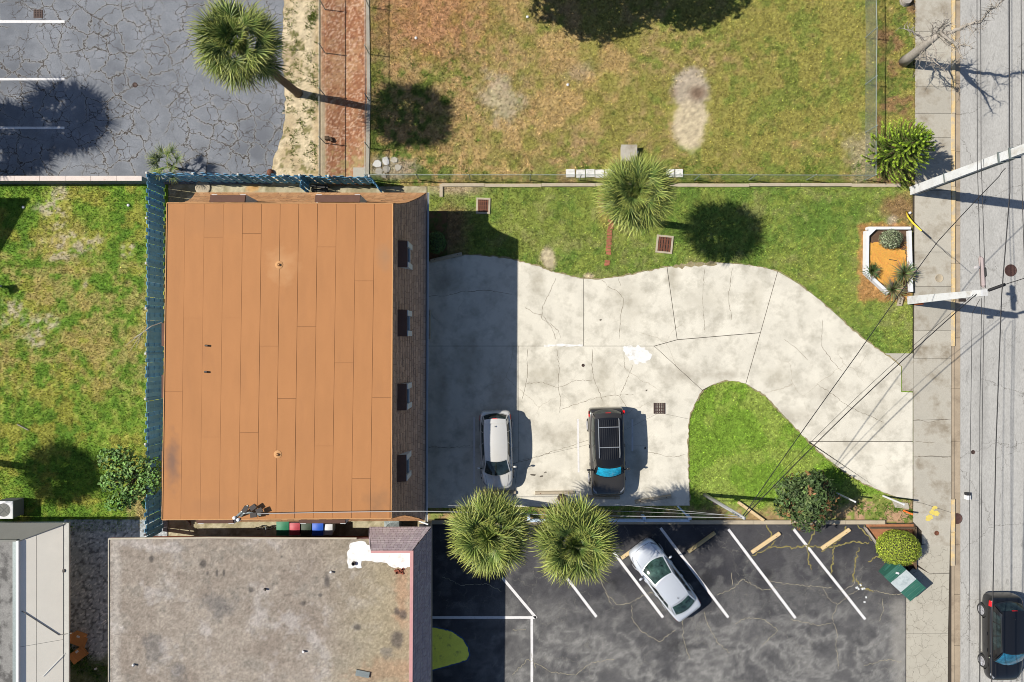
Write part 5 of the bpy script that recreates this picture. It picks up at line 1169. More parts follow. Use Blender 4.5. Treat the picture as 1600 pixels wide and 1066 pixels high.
    def panel(nme, A, B, inset, outd, m, bulge, lift, n=10, mm=6):
        x = MB(); x.grid(patch(A, B, n, mm, bulge, inset, lift, outd)); return x.build(nme, m, root, True, local=True)
    panel('windshield', wb, wt, (.045, .045, .03, .05), (0, .5, .6), wind or glass, .05, .012)
    if shade: panel('sunshade', wb, wt, (.07, .07, .14, .10), (0, .5, .6), shade, .05, .020)
    panel('rear_window', rt, rb, (.05, .05, .06, .12), (0, -.5, .6), glass, .04, .012)
    for s, A, B in ((-1, BLs, EL), (1, BRs, ER)):
        for (u0, u1) in p['side_glass']:
            x = MB(); x.grid(patch(A, B, 8, 4, .03, (u0, 1-u1, .10, .10), .010, (s, 0, 0))); x.build('side_window', M['carglass'], root, True, local=True)
    # panel gaps
    pg = MB()
    def gap(pts, w=.014):
        P = [top(x, y) for x, y in pts]; vs = []
        for i, q in enumerate(P):
            d = (P[min(i+1, len(P)-1)]-P[max(i-1, 0)]).normalized(); nn = Vector((-d.y, d.x, 0))*w/2; a = top(q.x+nn.x, q.y+nn.y, .005); b = top(q.x-nn.x, q.y-nn.y, .005); vs += [a, b]
        pg.add(vs, [(2*i, 2*i+1, 2*i+3, 2*i+2) for i in range(len(P)-1)])
    ny = p['nose']*hl; hwx = hw*.70
    for s in (-1, 1): gap([(s*hwx*(.86+.14*math.sin(t*1.5)), ny-.05-(ny-.05-yw-.02)*t) for t in [i/8 for i in range(9)]])
    gap([(hwx*.86*(2*i/10-1), ny-.05+.05*(1-(2*i/10-1)**2)) for i in range(11)])
    if p.get('trunk'): gap([(hw*.62*(2*i/10-1), -hl*.93-.03*(1-(2*i/10-1)**2)) for i in range(11)])
    pg.build('panel_gaps', M['blacktrim'], root, local=True)
    # lamps
    for s in (-1, 1):
        x = MB(); hy = p['nose']*hl
        x.grid([[top(s*hw*(.66+.22*i/5), hy-.06-.12*j/4-.24*(i/5)**1.5, .006) for i in range(6)] for j in range(5)][::(1 if s < 0 else -1)]); x.build('headlight', M['lamp'], root, True, local=True)
        x = MB(); ty = -hl*p.get('tail', .96)
        x.grid([[side(ty+.30*i/4, p['tl'][0]+(p['tl'][1]-p['tl'][0])*j/4, s, .012) for i in range(5)] for j in range(5)][::(-1 if s > 0 else 1)]); x.build('taillight', M['red'], root, True, local=True)
        # door seams and handles
        for dy in p['doors']:
            x = MB(); a = [side(dy, cl+.18+(Hb-.12-cl-.18)*i/6, s, .004) for i in range(7)]; vs = []
            for q in a: vs += [q+Vector((0, -.007, 0)), q+Vector((0, .007, 0))]
            x.add(vs, [(2*i, 2*i+1, 2*i+3, 2*i+2) for i in range(6)]); x.build('door_seam', M['blacktrim'], root, local=True)
            h = side(dy+.22, Hb-.22, s, .015); x = MB(); x.box(h, (.03, .18, .03)); x.build('door_handle', body, root, local=True)
        # mirror
        my = yw-.42; x = MB(); b0 = Vector((s*hw*.88, my+.06, p['cowl']+.02)); c = Vector((s*(hw+.10), my, p['cowl']+.07))
        x.tube([b0, c], [.03, .03], 6); m_ = x.build('mirror', M['blacktrim'], root, local=True)
        x = MB(); x.lathe([(.02, -.05), (.075, -.03), (.085, .0), (.07, .05), (.02, .075)], 10, (0, 0, 0)); x.v = [(a*1.25, c2*.95, b2*.95) for a, b2, c2 in x.v]; x.v = [(c.x+v[0], c.y+v[1], c.z+v[2]) for v in x.v]; x.build('mirror_housing', p.get('mirror_mat', body), m_, True, local=True)
        for wy in (p['wf'], p['wr']):
            w = bpy.data.objects.new('wheel', None); COL.objects.link(w); w.parent = root; w.location = (s*(hw-.095), wy, wr); w.empty_display_size = .1
            x = MB(); x.lathe([(wr*.62, -.10), (wr*.94, -.105), (wr, -.07), (wr, .07), (wr*.94, .105), (wr*.62, .10), (wr*.62, -.10)], 22, axis='x', cap=False); x.build('tyre', M['tyre'], w, True, local=True)
            x = MB(); x.lathe([(wr*.70, -.02*s), (wr*.70, .105*s), (wr*.64, .115*s), (wr*.60, .07*s), (.05, .06*s)], 20, axis='x')
            for q in range(5):
                t = q*2*math.pi/5; x.tube([(.11*s, .04*math.cos(t), .04*math.sin(t)), (.105*s, wr*.64*math.cos(t), wr*.64*math.sin(t))], [.05, .035], 5)
            x.build('rim', M['rim'], w, local=True)
    # bumper grille and plates
    x = MB(); x.box((0, hl*.985, cl+.16), (Wd*.55, .06, .12)); x.build('grille', M['blacktrim'], root, local=True)
    x = MB(); x.box((0, -hl*.99, .55), (.32, .04, .16)); x.build('number_plate', M['white'], root, local=True)
    # wipers
    x = MB()
    for s, e in ((-.45, .05), (.12, .62)): x.tube([Vector((s*hw, yw-.02, p['cowl']+.03)), Vector((e*hw, yw-.10, p['cowl']+.075))], .012, 4)
    x.build('wiper', M['blacktrim'], root, local=True)
    if racks:
        for s in (-1, 1):
            x = MB(); x.tube([(s*rw*.74, yr+.12, H+.02), (s*rw*.74, yr+.20, H+.09), (s*rw*.74, yf-.65, H+.09), (s*rw*.74, yf-.45, H+.03)], .022, 6); x.build('roof_rail', M['chrome'], root, local=True)
        for yy in (yr+.55, yr+1.62):
            x = MB(); x.tube([(-rw*.76, yy, H+.11), (rw*.76, yy, H+.11)], .024, 6); x.build('crossbar', M['chrome'], root, local=True)
        for i in range(9):
            x = MB(); xx = -rw*.6+rw*1.2*i/8; x.box((xx, (yr+yf)/2-.1, H+.045-abs(xx)*.03), (.018, (yf-yr)*.8, .016)); x.build('roof_rib', M['blacktrim'], root, local=True)
    if p.get('spoiler'):
        x = MB(); a = [Vector((q.x*1.02, q.y-.16, q.z-.0)) for q in rt]; b = [Vector((q.x, q.y+.08, q.z+.045)) for q in rt]; x.grid([b, a][::-1]); x.grid([a, [q-Vector((0, -.03, .05)) for q in a]][::-1]); sp_ = x.build('spoiler', body, root, True, local=True)
        x = MB(); x.box((0, yr-.20, H-.015), (.28, .03, .03)); x.build('brake_light', M['red'], root, local=True)
    x = MB(); x.tube([(0, yr+.25, H+.05), (0, yr+.18, H+.10)], [.03, .008], 6); x.build('aerial', M['blacktrim'], root, local=True)
    return root
BH = lambda s: s
hatch = dict(L=4.35, W=1.78, belt=.95, H=1.50, clear=.2, wheel_r=.31, wf=1.32, wr=-1.28, cowl=.98, deck=1.00, nose=.93, tail=.90, tl=(.70, .98),
  body=[(-1.0,.72,.34,.72,.0),(-.985,.86,.26,.90,.0),(-.93,.94,.21,.98,.01),(-.80,.985,.2,.985,.02),(-.4,1,.2,.965,.03),(0,1,.2,.95,.03),(.35,.995,.2,.945,.03),(.55,.985,.2,.93,.05),(.75,.96,.2,.86,.07),(.9,.90,.21,.76,.07),(.97,.78,.25,.66,.05),(1.0,.60,.33,.56,.02)],
  rear_base=-2.05, roof_rear=-1.62, roof_front=.42, wind_base=1.30, side_glass=[(.10,.26),(.28,.52),(.54,.82)], doors=(-.45, .45, 1.15), spoiler=True, roofw=.70)
suv = dict(L=4.85, W=1.94, belt=1.12, H=1.80, clear=.25, wheel_r=.37, wf=1.48, wr=-1.42, cowl=1.16, deck=1.18, nose=.95, tail=.93, tl=(.80, 1.15),
  body=[(-1.0,.80,.40,.80,.0),(-.985,.93,.32,1.05,.0),(-.94,.97,.26,1.14,.0),(-.8,.99,.25,1.15,.01),(-.4,1,.25,1.13,.02),(0,1,.25,1.12,.02),(.35,1,.25,1.12,.02),(.52,.99,.25,1.12,.03),(.75,.975,.25,1.07,.05),(.9,.95,.26,1.0,.06),(.97,.88,.3,.90,.04),(1.0,.74,.38,.74,.01)],
  rear_base=-2.33, roof_rear=-2.02, roof_front=.62, wind_base=1.30, side_glass=[(.05,.28),(.30,.56),(.58,.84)], doors=(-.55, .42, 1.25), spoiler=True, roofw=.76, roof_mat=M['blackpaint'], pillar_mat=M['blackpaint'])
sedan = dict(L=4.72, W=1.81, belt=.93, H=1.44, clear=.19, wheel_r=.32, wf=1.42, wr=-1.33, cowl=.96, deck=1.02, nose=.93, tail=.93, tl=(.68, .90),
  body=[(-1.0,.66,.36,.66,.0),(-.985,.82,.28,.86,.02),(-.93,.92,.22,.98,.03),(-.80,.97,.19,1.00,.04),(-.5,.995,.19,.98,.04),(-.1,1,.19,.95,.03),(.3,.995,.19,.93,.03),(.5,.985,.19,.92,.05),(.72,.96,.19,.85,.07),(.88,.90,.20,.75,.07),(.96,.78,.25,.64,.05),(1.0,.58,.33,.54,.02)],
  rear_base=-1.92, roof_rear=-1.12, roof_front=.34, wind_base=1.34, side_glass=[(.16,.34),(.36,.56),(.58,.82)], doors=(-.60, .35, 1.15), trunk=True, roofw=.70)
cross = dict(L=4.75, W=1.90, belt=1.02, H=1.60, clear=.23, wheel_r=.36, wf=1.42, wr=-1.40, cowl=1.06, deck=1.10, nose=.95, tail=.90, tl=(.90, 1.05),
  body=[(-1.0,.68,.38,.74,.0),(-.985,.84,.30,.98,.0),(-.93,.94,.24,1.08,.01),(-.80,.985,.23,1.09,.02),(-.4,1,.23,1.05,.02),(0,1,.23,1.03,.02),(.35,1,.23,1.03,.02),(.52,.99,.23,1.02,.04),(.75,.96,.23,.95,.06),(.9,.90,.24,.86,.06),(.97,.78,.28,.75,.04),(1.0,.58,.36,.62,.01)],
  rear_base=-2.12, roof_rear=-1.62, roof_front=.45, wind_base=1.28, side_glass=[(.10,.28),(.30,.55),(.57,.83)], doors=(-.5, .4, 1.2), spoiler=True, roofw=.70)
car('parked_car', 'silver hatchback half in building shade with its nose under the palm', 'car', (*G2(776, 700), .036), math.pi+.035, hatch, M['silver'], M['carglass'])
car('parked_car', 'dark sport utility car with roof rack and cyan windshield sunshade', 'car', (*G2(945, 702), .036), math.pi+.03, suv, M['darkbrown'], M['carglass'], shade=M['cyan'], racks=True)
car('parked_car', 'bright silver sedan parked between slanting white lines', 'car', (*G2(1034, 899), .004), .645, sedan, M['white_silver'], M['greenglass'])
car('car', 'black crossover car driving on the street at the right edge', 'car', (*G2(1555, 989), -.085), math.pi+.01, cross, M['blackpaint'], M['carglass'], wind=M['blueglass'])
# ------------------------------------------------------------------ poles, wires
M['pole'] = mat('white_concrete_pole', K(234,236,238), .8, .07, 2, .08, 24, .15, 50, stain=(K(190,182,170), 1.6, .5, .7, .65))
M['orange'] = mat('orange_plastic', (.80,.16,.03), .5, .05)
M['porcelain'] = mat('grey_porcelain', K(190,186,186), .35, .05)
def sqpole(mb, a, b, w0, w1, rz=0):
    a = Vector(a); b = Vector(b); vs = []
    for p, w in ((a, w0), (b, w1)):
        for sx, sy in ((-1, -1), (1, -1), (1, 1), (-1, 1)):
            x, y = sx*w/2, sy*w/2; vs.append((p.x+x*math.cos(rz)-y*math.sin(rz), p.y+x*math.sin(rz)+y*math.cos(rz), p.z))
    mb.add(vs, [(0, 1, 5, 4), (1, 2, 6, 5), (2, 3, 7, 6), (3, 0, 4, 7), (4, 5, 6, 7), (3, 2, 1, 0)])
P1 = thing('utility_pole', 'thick white square concrete utility pole beside the bright conifer', 'utility pole', (*G2(1428, 298), 0))
mb = MB(); sqpole(mb, (0, 0, 0), (.05, .02, 12.0), .46, .34, .1); mb.build('pole_shaft', M['pole'], P1, local=True)
mb = MB(); mb.box((0, 1.0, 9.4), (.12, 2.6, .12)); mb.build('crossarm', M['steel'], P1, local=True)
mb = MB()
for z in (5.4, 5.9, 6.5): mb.lathe([(.03, -.02), (.035, .03), (.01, .05)], 6, (.24, 0, z), 'x')
mb.build('bolt', M['pipe'], P1, local=True)
mb = MB()
for z in (3.0, 6.9, 7.6): mb.box((.02, .01, z), (.50, .50, .07), .1)
mb.build('band', M['steel'], P1, local=True)
mb = MB(); mb.tube([(.10, -.24, .3), (.11, -.22, 7.5)], .03, 6); mb.build('riser_conduit', M['steel'], P1, local=True)
ZW = 6.35
T2 = W(1537, 457.5, ZW+.1); B2 = Vector((*G2(1424, 469), 0))
P2 = thing('utility_pole', 'white square utility pole with orange marker sleeve near the planter', 'utility pole', B2)
mb = MB(); sqpole(mb, B2, (T2.x-.02, T2.y, 5.75), .46, .30, .08); mb.build('pole_shaft', M['pole'], P2)
mb = MB(); sqpole(mb, (T2.x-.02, T2.y, 5.75), (T2.x, T2.y, 5.88), .20, .18, .08); sqpole(mb, (T2.x, T2.y, 5.88), (T2.x, T2.y, 6.5), .32, .30, .08); mb.build('pole_cap', M['pole'], P2)
mb = MB(); mb.tube([B2+Vector((.06, -.24, .25)), B2+Vector((.14, -.25, .85))], .05, 8); mb.build('marker_sleeve', M['orange'], P2)
mb = MB(); mb.box((T2.x-.1, T2.y-.26, 5.1), (.30, .16, .10)); mb.build('bracket', M['pipe'], P2)
mb = MB(); a = Vector((T2.x, T2.y, 6.3)); e = W(1572, 444, 6.6); mb.tube([a, a+(e-a)*.25, a+(e-a)*.3, a+(e-a)*.95, e], [.02, .02, .075, .075, .02], 8); mb.build('insulator', M['wire'], P2)
SPB = Vector((*G2(1101, 773), 0)); SPT = W(1163, 810, 6.3)
SP = thing('service_pole', 'slim grey metal service pole leaning at the corner of the green island', 'utility pole', SPB)
mb = MB(); mb.tube([SPB, SPB+(SPT-SPB)*.5, SPT], [.11, .095, .075], 10); mb.build('pole_shaft', M['palewire'], SP, True)
mb = MB(); mb.tube([SPB+(SPT-SPB)*t+Vector((.09, -.02, 0)) for t in (.05, .5, .97)], .035, 6); mb.build('conduit', M['white'], SP)
mb = MB(); c = SPB+(SPT-SPB)*.30; mb.box(c+Vector((0, -.12, 0)), (.12, .14, .25)); mb.build('meter_box', M['pipe'], SP)
mb = MB()
for t in (.80, .86, .92): c = SPB+(SPT-SPB)*t; mb.box(c, (.25, .06, .06))
mb.build('cleat', M['steel'], SP)
def wire(label, pts, sag=.25, r=.016, m='wire', name='overhead_wire', n=14, group=None):
    P = []
    for a, b in zip(pts[:-1], pts[1:]):
        a = Vector(a); b = Vector(b)
        for i in range(n): t = i/n; P.append(a+(b-a)*t-Vector((0, 0, sag*4*t*(1-t))))
    P.append(Vector(pts[-1])); mb = MB(); mb.tube(P, r, 5); o = mb.build(name, M[m]); tag(o, label, 'wire', group); return o
far = lambda px, py, z=ZW: W(px, py, z)
WG = 'wires strung along the street'
wire('left wire of the tight pair crossing the road above the big white pole', [far(1525, -900), far(1527, 250), far(1533, 455)], .0, .015, group=WG)
wire('right wire of the tight pair crossing the road above the big white pole', [far(1530, -900), far(1533, 250), far(1540, 450)], .0, .015, group=WG)
wire('leftmost wire running down the street from the lower white pole', [far(1531, 468), far(1519, 490), far(1515, 780), far(1512, 1700)], .0, .012, group=WG)
wire('second wire running down the street from the lower white pole', [far(1534, 466), far(1531, 640), far(1530, 1700)], .0, .014, group=WG)
wire('third wire running down the street, close beside the second', [far(1538, 460), far(1535, 640), far(1531, 1100), far(1528, 1700)], .0, .013, group=WG)
wire('twisted cable swinging down the street and over the black car', [far(1574, -700, 7.4), far(1578, 300, 7.2), far(1565, 462, 6.9), far(1556, 700, 6.6), far(1550, 1000, 6.6), far(1546, 1700, 6.6)], .0, .024, group=WG)
wire('cable running past the right edge of the photo', [far(1592, -700, 7.2), far(1597, 300, 7.2), far(1610, 700, 7.2)], .0, .016, group=WG)
wire('thick pair of service cables from lower white pole to slim service pole, upper strand', [(T2.x-.1, T2.y, 6.2), SPT-Vector((0, 0, .10))], .45, .022)
wire('thin lower strand of the cable from white pole to service pole', [(T2.x-.1, T2.y, 6.0), SPT-Vector((0, 0, .35))], .75, .010)
wire('dark cable from the street to the slim service pole across the driveway mouth', [far(1571, 263, 6.8), far(1562, 275, 6.7), far(1465, 378, 6.35), far(1340, 553, 6.1), SPT-Vector((0, 0, .25))], .06, .019)
wire('cable stretching right from the lower white pole top', [W(1572, 444, 6.6), W(1720, 398, 7.2)], .05, .018)
wire('pale cable from slim service pole to the antenna on the orange roof', [SPT-Vector((0, 0, .05)), W(900, 806, 6.55), W(660, 799, 6.7), W(402, 803, ZR+.35)], .06, .017, 'palewire')
wire('thin pale wire from service pole towards the palms, upper one', [SPT-Vector((0, 0, .3)), W(935, 786, 5.6), W(700, 790, 5.4)], .05, .009, 'palewire')
wire('thin pale wire from service pole towards the palms, lower one', [SPT-Vector((0, 0, .5)), W(935, 798, 5.0), W(720, 806, 4.6)], .05, .009, 'palewire')
c = far(1536, 420, ZW-.1)
CB2 = thing('cable_splice', 'cable splice case hanging on the street wires above the lower pole', 'cable splice', c)
mb = MB(); mb.tube([far(1531, 400, ZW-.03), far(1533, 404, ZW-.05), far(1536, 446, ZW-.05), far(1537, 450, ZW-.03)], [.02, .11, .11, .02], 8); mb.build('sleeve', mat('pinkish_sleeve', K(182,166,164), .6, .1), CB2)
mb = MB(); mb.tube([far(1538.5, 417), far(1538.5, 420), far(1539, 431), far(1539, 434)], [.02, .075, .075, .02], 8); mb.build('clamp', M['wire'], CB2)
mb = MB(); mb.lathe([(.03, -.1), (.09, -.06), (.05, -.02), (.09, .02), (.05, .06), (.08, .1), (.02, .12)], 10, far(1526, 418, ZW-.05)); mb.build('insulator', M['porcelain'], CB2)
# guy sleeve
M['yellowpl'] = mat('yellow_plastic', (.75,.52,.04), .5, .08, 6)
GW = thing('guy_wire', 'yellow plastic guard on the guy wire at the edge of the sidewalk', 'guy wire', (*G2(1416, 331), 0))
mb = MB(); mb.tube([W(1416, 331, 0), W(1419, 339, .55), W(1427, 349, 1.0), W(1440, 361, 1.5)], .045, 8); mb.build('guard', M['yellowpl'], GW, True)
mb = MB(); mb.tube([W(1440, 361, 1.5), W(1452, 372, 1.9), W(1469, 387, 2.6), W(1488, 404, 3.4)], .012, 5); mb.build('cable', M['wire'], GW)
mb = MB(); mb.lathe([(.07, 0), (.07, .10), (.03, .14)], 8, W(1421, 333, 0)); mb.build('anchor', M['white'], GW)
# ------------------------------------------------------------------ planter
M['bmulch'] = mat('orange_straw_mulch', K(240,180,86), .95, .14, 8, .3, 40, .5, 60, stain=(K(196,136,66), 4, .5, .7, .7))
PL = thing('planter', 'white board edged planter bed with orange mulch beside the sidewalk', 'planter', (*G2(1384, 408), 0))
def board(a, b, w=.20, h=.34):
    a = Vector(G2(*a)); b = Vector(G2(*b)); d = (b-a).normalized(); c = (a+b)/2; mb = MB(); mb.box((c.x, c.y, h/2), ((b-a).length, w, h), math.atan2(d.y, d.x)); return mb.build('board', M['white'], PL)
board((1352, 358), (1418, 358), .15); board((1351, 362), (1350, 427), .17, .345); board((1349.5, 427), (1384, 459), .17, .335); board((1416.5, 362), (1419, 457), .17, .345)
mb = MB(); mb.prism(gp([(1352.5, 359), (1365, 359), (1352.5, 371)]), .3, .352); mb.build('corner_board', M['white'], PL)
mb = MB(); mb.prism(gp([(1353,361),(1416,361),(1418,456),(1386,458),(1352,427)]), 0, .12); mb.build('mulch_base', mat('dark_bed_soil', K(106,84,66), .95, .2, 6, .3, 30, .4, 40), PL)
mb = MB(); mb.prism(jag(gp([(1355,382),(1366,379),(1374,376),(1384,384),(1396,388),(1412,393),(1414,420),(1408,440),(1398,447),(1388,452),(1354,424)]), .10, .05, 3, True), .1, .165); mb.build('mulch', M['bmulch'], PL)
mb = MB(); rg = random.Random(3)
for _ in range(900):
    px, py = rg.uniform(1354, 1415), rg.uniform(379, 452)
    if not (py < 424 or px > 1354+(py-424)*1.1): continue
    x, y = G2(px, py); a = rg.uniform(0, 3.14); l = rg.uniform(.03, .09); mb.box((x, y, .165+rg.uniform(0, .03)), (l, .014, .012), a, tuple(v*rg.uniform(.6, 1.2) for v in K(240,178,86)))
M['straw'] = mat('mulch_straw', K(240,178,86), .9, .1, 5, 0, attr=True); o = mb.build('straw', M['straw'], PL); o['kind'] = 'stuff'
mb = MB(); mb.tube([(*G2(1386, 406), .20), (*G2(1392, 407), .21), (*G2(1398, 408), .19)], .02, 5); o = mb.build('stick', M['bark']); tag(o, 'brown stick lying on the orange mulch of the planter', 'stick')
SN = thing('sign_plate', 'small grey plate with dark marks standing at the open end of the planter', 'sign', (*G2(1404, 470), 0))
mb = MB(); mb.add([(*G2(1400.5, 464), .28), (*G2(1408, 464), .28), (*G2(1408, 478), .10), (*G2(1400.5, 478), .10), (*G2(1400.5, 464), .22), (*G2(1408, 464), .22), (*G2(1408, 478), .02), (*G2(1400.5, 478), .02)], [(3, 2, 1, 0), (4, 5, 6, 7), (0, 1, 5, 4), (1, 2, 6, 5), (2, 3, 7, 6), (3, 0, 4, 7)]); mb.build('plate', M['precast'], SN)
mb = MB()
for i, (y, w) in enumerate(((467, 3.2), (470.3, 2.4), (473.6, 3.4))):
    z = .28-.18*(y-464)/14+.004; t = .18*1.0/14
    mb.add([(*G2(1404-w/2, y), z), (*G2(1404+w/2, y), z), (*G2(1404+w/2-.6, y+1.5), z-t*1.5), (*G2(1404-w/2+.6, y+1.5), z-t*1.5)], [(3, 2, 1, 0)])
mb.build('marks', M['pipe'], SN)
# ------------------------------------------------------------------ drains, manholes
def drain(name, label, px, py, w, h, rz, frame, z=.03, m='rust', nb=7):
    root = thing(name, label, 'drain grate', (*G2(px, py), 0), rz); a, b = w/PPM, h/PPM; t = .10 if frame else .03
    fm = MB()
    for (x, y, sx, sy) in ((0, b/2-t/2, a, t), (0, -b/2+t/2, a, t), (a/2-t/2, 0, t, b-2*t), (-a/2+t/2, 0, t, b-2*t)): fm.box((x, y, z/2+.01), (sx, sy, z+.02))
    fm.build('frame', M['precast'] if frame else M['iron'], root, local=True)
    mb = MB(); mb.box((0, 0, z*.5-.005), (a-2*t, b-2*t, .01)); mb.build('pit', M['pipe'], root, local=True)
    for i in range(nb):
        mb = MB(); x = -a/2+t+(a-2*t)*(i+.5)/nb; mb.box((x, 0, z+.004), ((a-2*t)/nb*.62, b-2*t, .02)); mb.build('bar', M[m], root, local=True)
    for s in (-.33, 0, .33):
        mb = MB(); mb.box((0, s*(b-2*t), z+.008), (a-2*t, .04, .018)); mb.build('bar', M[m], root, local=True)
    return root
drain('storm_drain', 'rusty grate in pale concrete frame on the grass near the building shade', 755, 322, 22, 25, -.03, True, .05, nb=5)
drain('storm_drain', 'rusty grate in pale concrete frame on the grass below the round palm', 1038, 382, 26, 28, -.10, True, .05, nb=5)
drain('storm_drain', 'dark square grate set in the driveway concrete', 1030, 638, 18, 17, 0, False, .045, 'iron', 6)
drain('storm_drain', 'small dark square grate in the grey asphalt lot near a white line', 60, 22, 14, 13, 0, False, .02, 'iron', 5)
def cover(name, label, px, py, r, z, m='rust', rings=True):
    root = thing(name, label, 'manhole cover', (*G2(px, py), 0)); R_ = r/PPM
    mb = MB(); mb.lathe([(R_, z-.02), (R_, z+.012), (R_*.9, z+.012), (R_*.88, z+.004), (.01, z+.004)], 28); mb.build('cover_ring', M[m], root, True, local=True)
    mb = MB(); k = int(R_/.07)
    for i in range(-k, k+1):
        for j in range(-k, k+1):
            if math.hypot(i, j)*.07 < R_*.82: mb.box((i*.07, j*.07, z+.008), (.035, .035, .012))
    o = mb.build('tread_studs', M[m], root, local=True); o['kind'] = 'stuff'; return root
M['mancover'] = mat('dark_brown_iron', K(92,66,60), .7, .2, 10, metal=.2)
cover('manhole_cover', 'large dark round manhole cover on the street surface', 1581, 422.5, 9.6, -.085, 'mancover')
cover('manhole_cover', 'rusty round cover at the gutter beside the yellow spray paint', 1496.5, 811, 8.5, -.070, 'mancover')
cover('valve_cover', 'small round rusty valve cover in the sidewalk slab', 1463, 833, 3.6, .032)
cover('valve_cover', 'small grey round valve cover on the street', 1522, 707, 3.2, -.085, 'iron')
cover('valve_cover', 'tiny dark round cleanout cap in the driveway concrete', 911, 571, 2.4, .038, 'iron')
cover('valve_cover', 'small round patch cover in the grey asphalt lot', 211, 133, 4, .014, 'iron')
cover('water_meter_lid', 'pale round lid in the sidewalk beside the planter', 1467, 435, 6.5, .031, 'precast')
# ------------------------------------------------------------------ wheel stops
def wheel_stop(label, a, b, m='timber', w=.20, h=.15, z=.0, group='wheel stops of the parking bays'):
    a = Vector(G2(*a)); b = Vector(G2(*b)); c = (a+b)/2; d = b-a; L = d.length; root = thing('wheel_stop', label, 'wheel stop', (c.x, c.y, z), math.atan2(d.y, d.x), group)
    mb = MB(); prof = [(-w/2, 0), (-w/2, h*.45), (-w*.30, h), (w*.30, h), (w/2, h*.45), (w/2, 0)]; vs = []
    for x, s in ((-L/2, .97), (-L/2+.05, 1), (L/2-.05, 1), (L/2, .97)): vs += [(x, y*s, zz*s) for y, zz in prof]
    n = 6; mb.add(vs, [(i*n+k, (i+1)*n+k, (i+1)*n+k+1, i*n+k+1) for i in range(3) for k in range(5)]+[tuple(range(n)), tuple(range(3*n, 4*n))[::-1]]); mb.build('block', M[m], root, local=True)
    for s in (-1, 1):
        mb = MB(); mb.lathe([(.025, h-.01), (.025, h+.012), (.01, h+.015)], 8, (s*L*.36, 0, 0)); mb.build('pin', M['rust'], root, local=True)
    return root
M['shadestop'] = mat('shaded_tan_concrete', K(190,172,128), .9, .15, 4, .1, 40)  # darker copy of the tan concrete, shade put into the colour
wheel_stop('shaded tan wheel stop right of the silver sedan', (1075, 862), (1117, 832), 'shadestop', z=.005)
wheel_stop('sunlit tan wheel stop right of the dark palm shade', (1174, 863), (1218, 833), z=.005)
wheel_stop('sunlit tan wheel stop nearest the hedge ball', (1283, 857), (1327, 827), z=.005)
wheel_stop('tan wheel stop hidden under the nose of the silver sedan', (971, 872), (1012, 843), 'timber', z=.005)
wheel_stop('tan wheel stop lying loose on the verge beside the service pole', (1153, 784), (1192, 812), h=.22, z=0)
wheel_stop('pale wheel stop in front of the hatchback bay right of the hatchback', (836, 770), (896, 769), 'precast', z=.036)
wheel_stop('pale wheel stop under the nose of the dark sport utility car', (914, 777), (968, 777), 'precast', z=.036)
wheel_stop('pale wheel stop right of the dark sport utility car', (992, 784), (1048, 775), 'precast', z=.036)
wheel_stop('slanting pale wheel stop in the shade below the round shrub', (673, 408), (722, 397), 'precast', z=.036)
wheel_stop('pale wheel stop standing along the shaded building wall', (671, 485), (671, 530), 'precast', z=.036)
wheel_stop('pale wheel stop under the nose of the silver hatchback', (752, 770), (806, 769), 'precast', z=.036)
# ------------------------------------------------------------------ guard rail, posts
M['bluepaint'] = mat('pale_blue_white_paint', K(206,226,244), .7, .08, 3, .05, 30)
GRL = thing('guard_rail', 'low pale blue painted rail along the top of the parking lot under the palms', 'barrier', (*G2(950, 815), 0))
for (x0, x1) in ((824, 1005.5), (1006.5, 1077)):
    a = W(x0, 812, .45); b = W(x1, 812, .45); mb = MB(); mb.box(((a.x+b.x)/2, a.y-.05, .42), (abs(b.x-a.x), .14, .20)); mb.build('rail', M['bluepaint'], GRL)
for x in (826, 885, 945, 1005, 1076):
    a = W(x, 810, .3); mb = MB(); mb.box((a.x, a.y+.08, .31), (.16, .16, .62)); mb.build('post', M['bluepaint'], GRL)
a = W(1075, 810, .5); mb = MB(); mb.tube([(a.x, a.y+.1, .58), (a.x-.45, a.y+.55, .03)], .05, 6); mb.build('brace', M['bluepaint'], GRL)
def marker(label, px, py, h, r, m, name='marker_post', lean=(0, 0), cat='post'):
    b = Vector((*G2(px, py), 0)); root = thing(name, label, cat, b); mb = MB(); mb.tube([(0, 0, 0), (lean[0], lean[1], h)], [r, r*.92], 10); mb.build('shaft', M[m], root, local=True)
    mb = MB(); mb.lathe([(r*1.05, h-.01), (r*1.05, h+.03), (r*.5, h+.05)], 10, (lean[0], lean[1], 0)); mb.build('cap', M[m], root, local=True); return root
marker('white post on the verge nearest the sidewalk', 1380, 775, 2.0, .055, 'white')
marker('white post just right of the magnolia tree', 1308, 771, 2.0, .05, 'white')
marker('short orange marker post beside the sidewalk', 1412, 798, .8, .05, 'orange', cat='marker')
marker('thin white pipe standing at the left edge of the back lawn', -2, 447, 1.0, .07, 'white', cat='pipe')
mb = MB(); mb.box((*G2(6, 446), .55), (.30, .16, .12)); mb.box((*G2(2, 447), .27), (.06, .06, .54)); mb.box((*G2(1, 450), .75), (.5, .35, .05), .4); o = mb.build('garden_tap', M['white']); tag(o, 'white garden fitting at the left edge of the back lawn', 'garden fitting')
root = thing('concrete_pad', 'small grey slab at the foot of the white post by the sidewalk', 'concrete slab', (*G2(1405, 788), 0)); mb = MB(); mb.prism(offs(gp([(1394,783),(1418,786),(1420,795),(1398,793)]), 0), 0, .06); mb.build('slab', M['sidewalk'], root)
LS = thing('landscape_edging', 'brown timber edging around the hedge ball bed', 'edging', (*G2(1390, 830), 0))
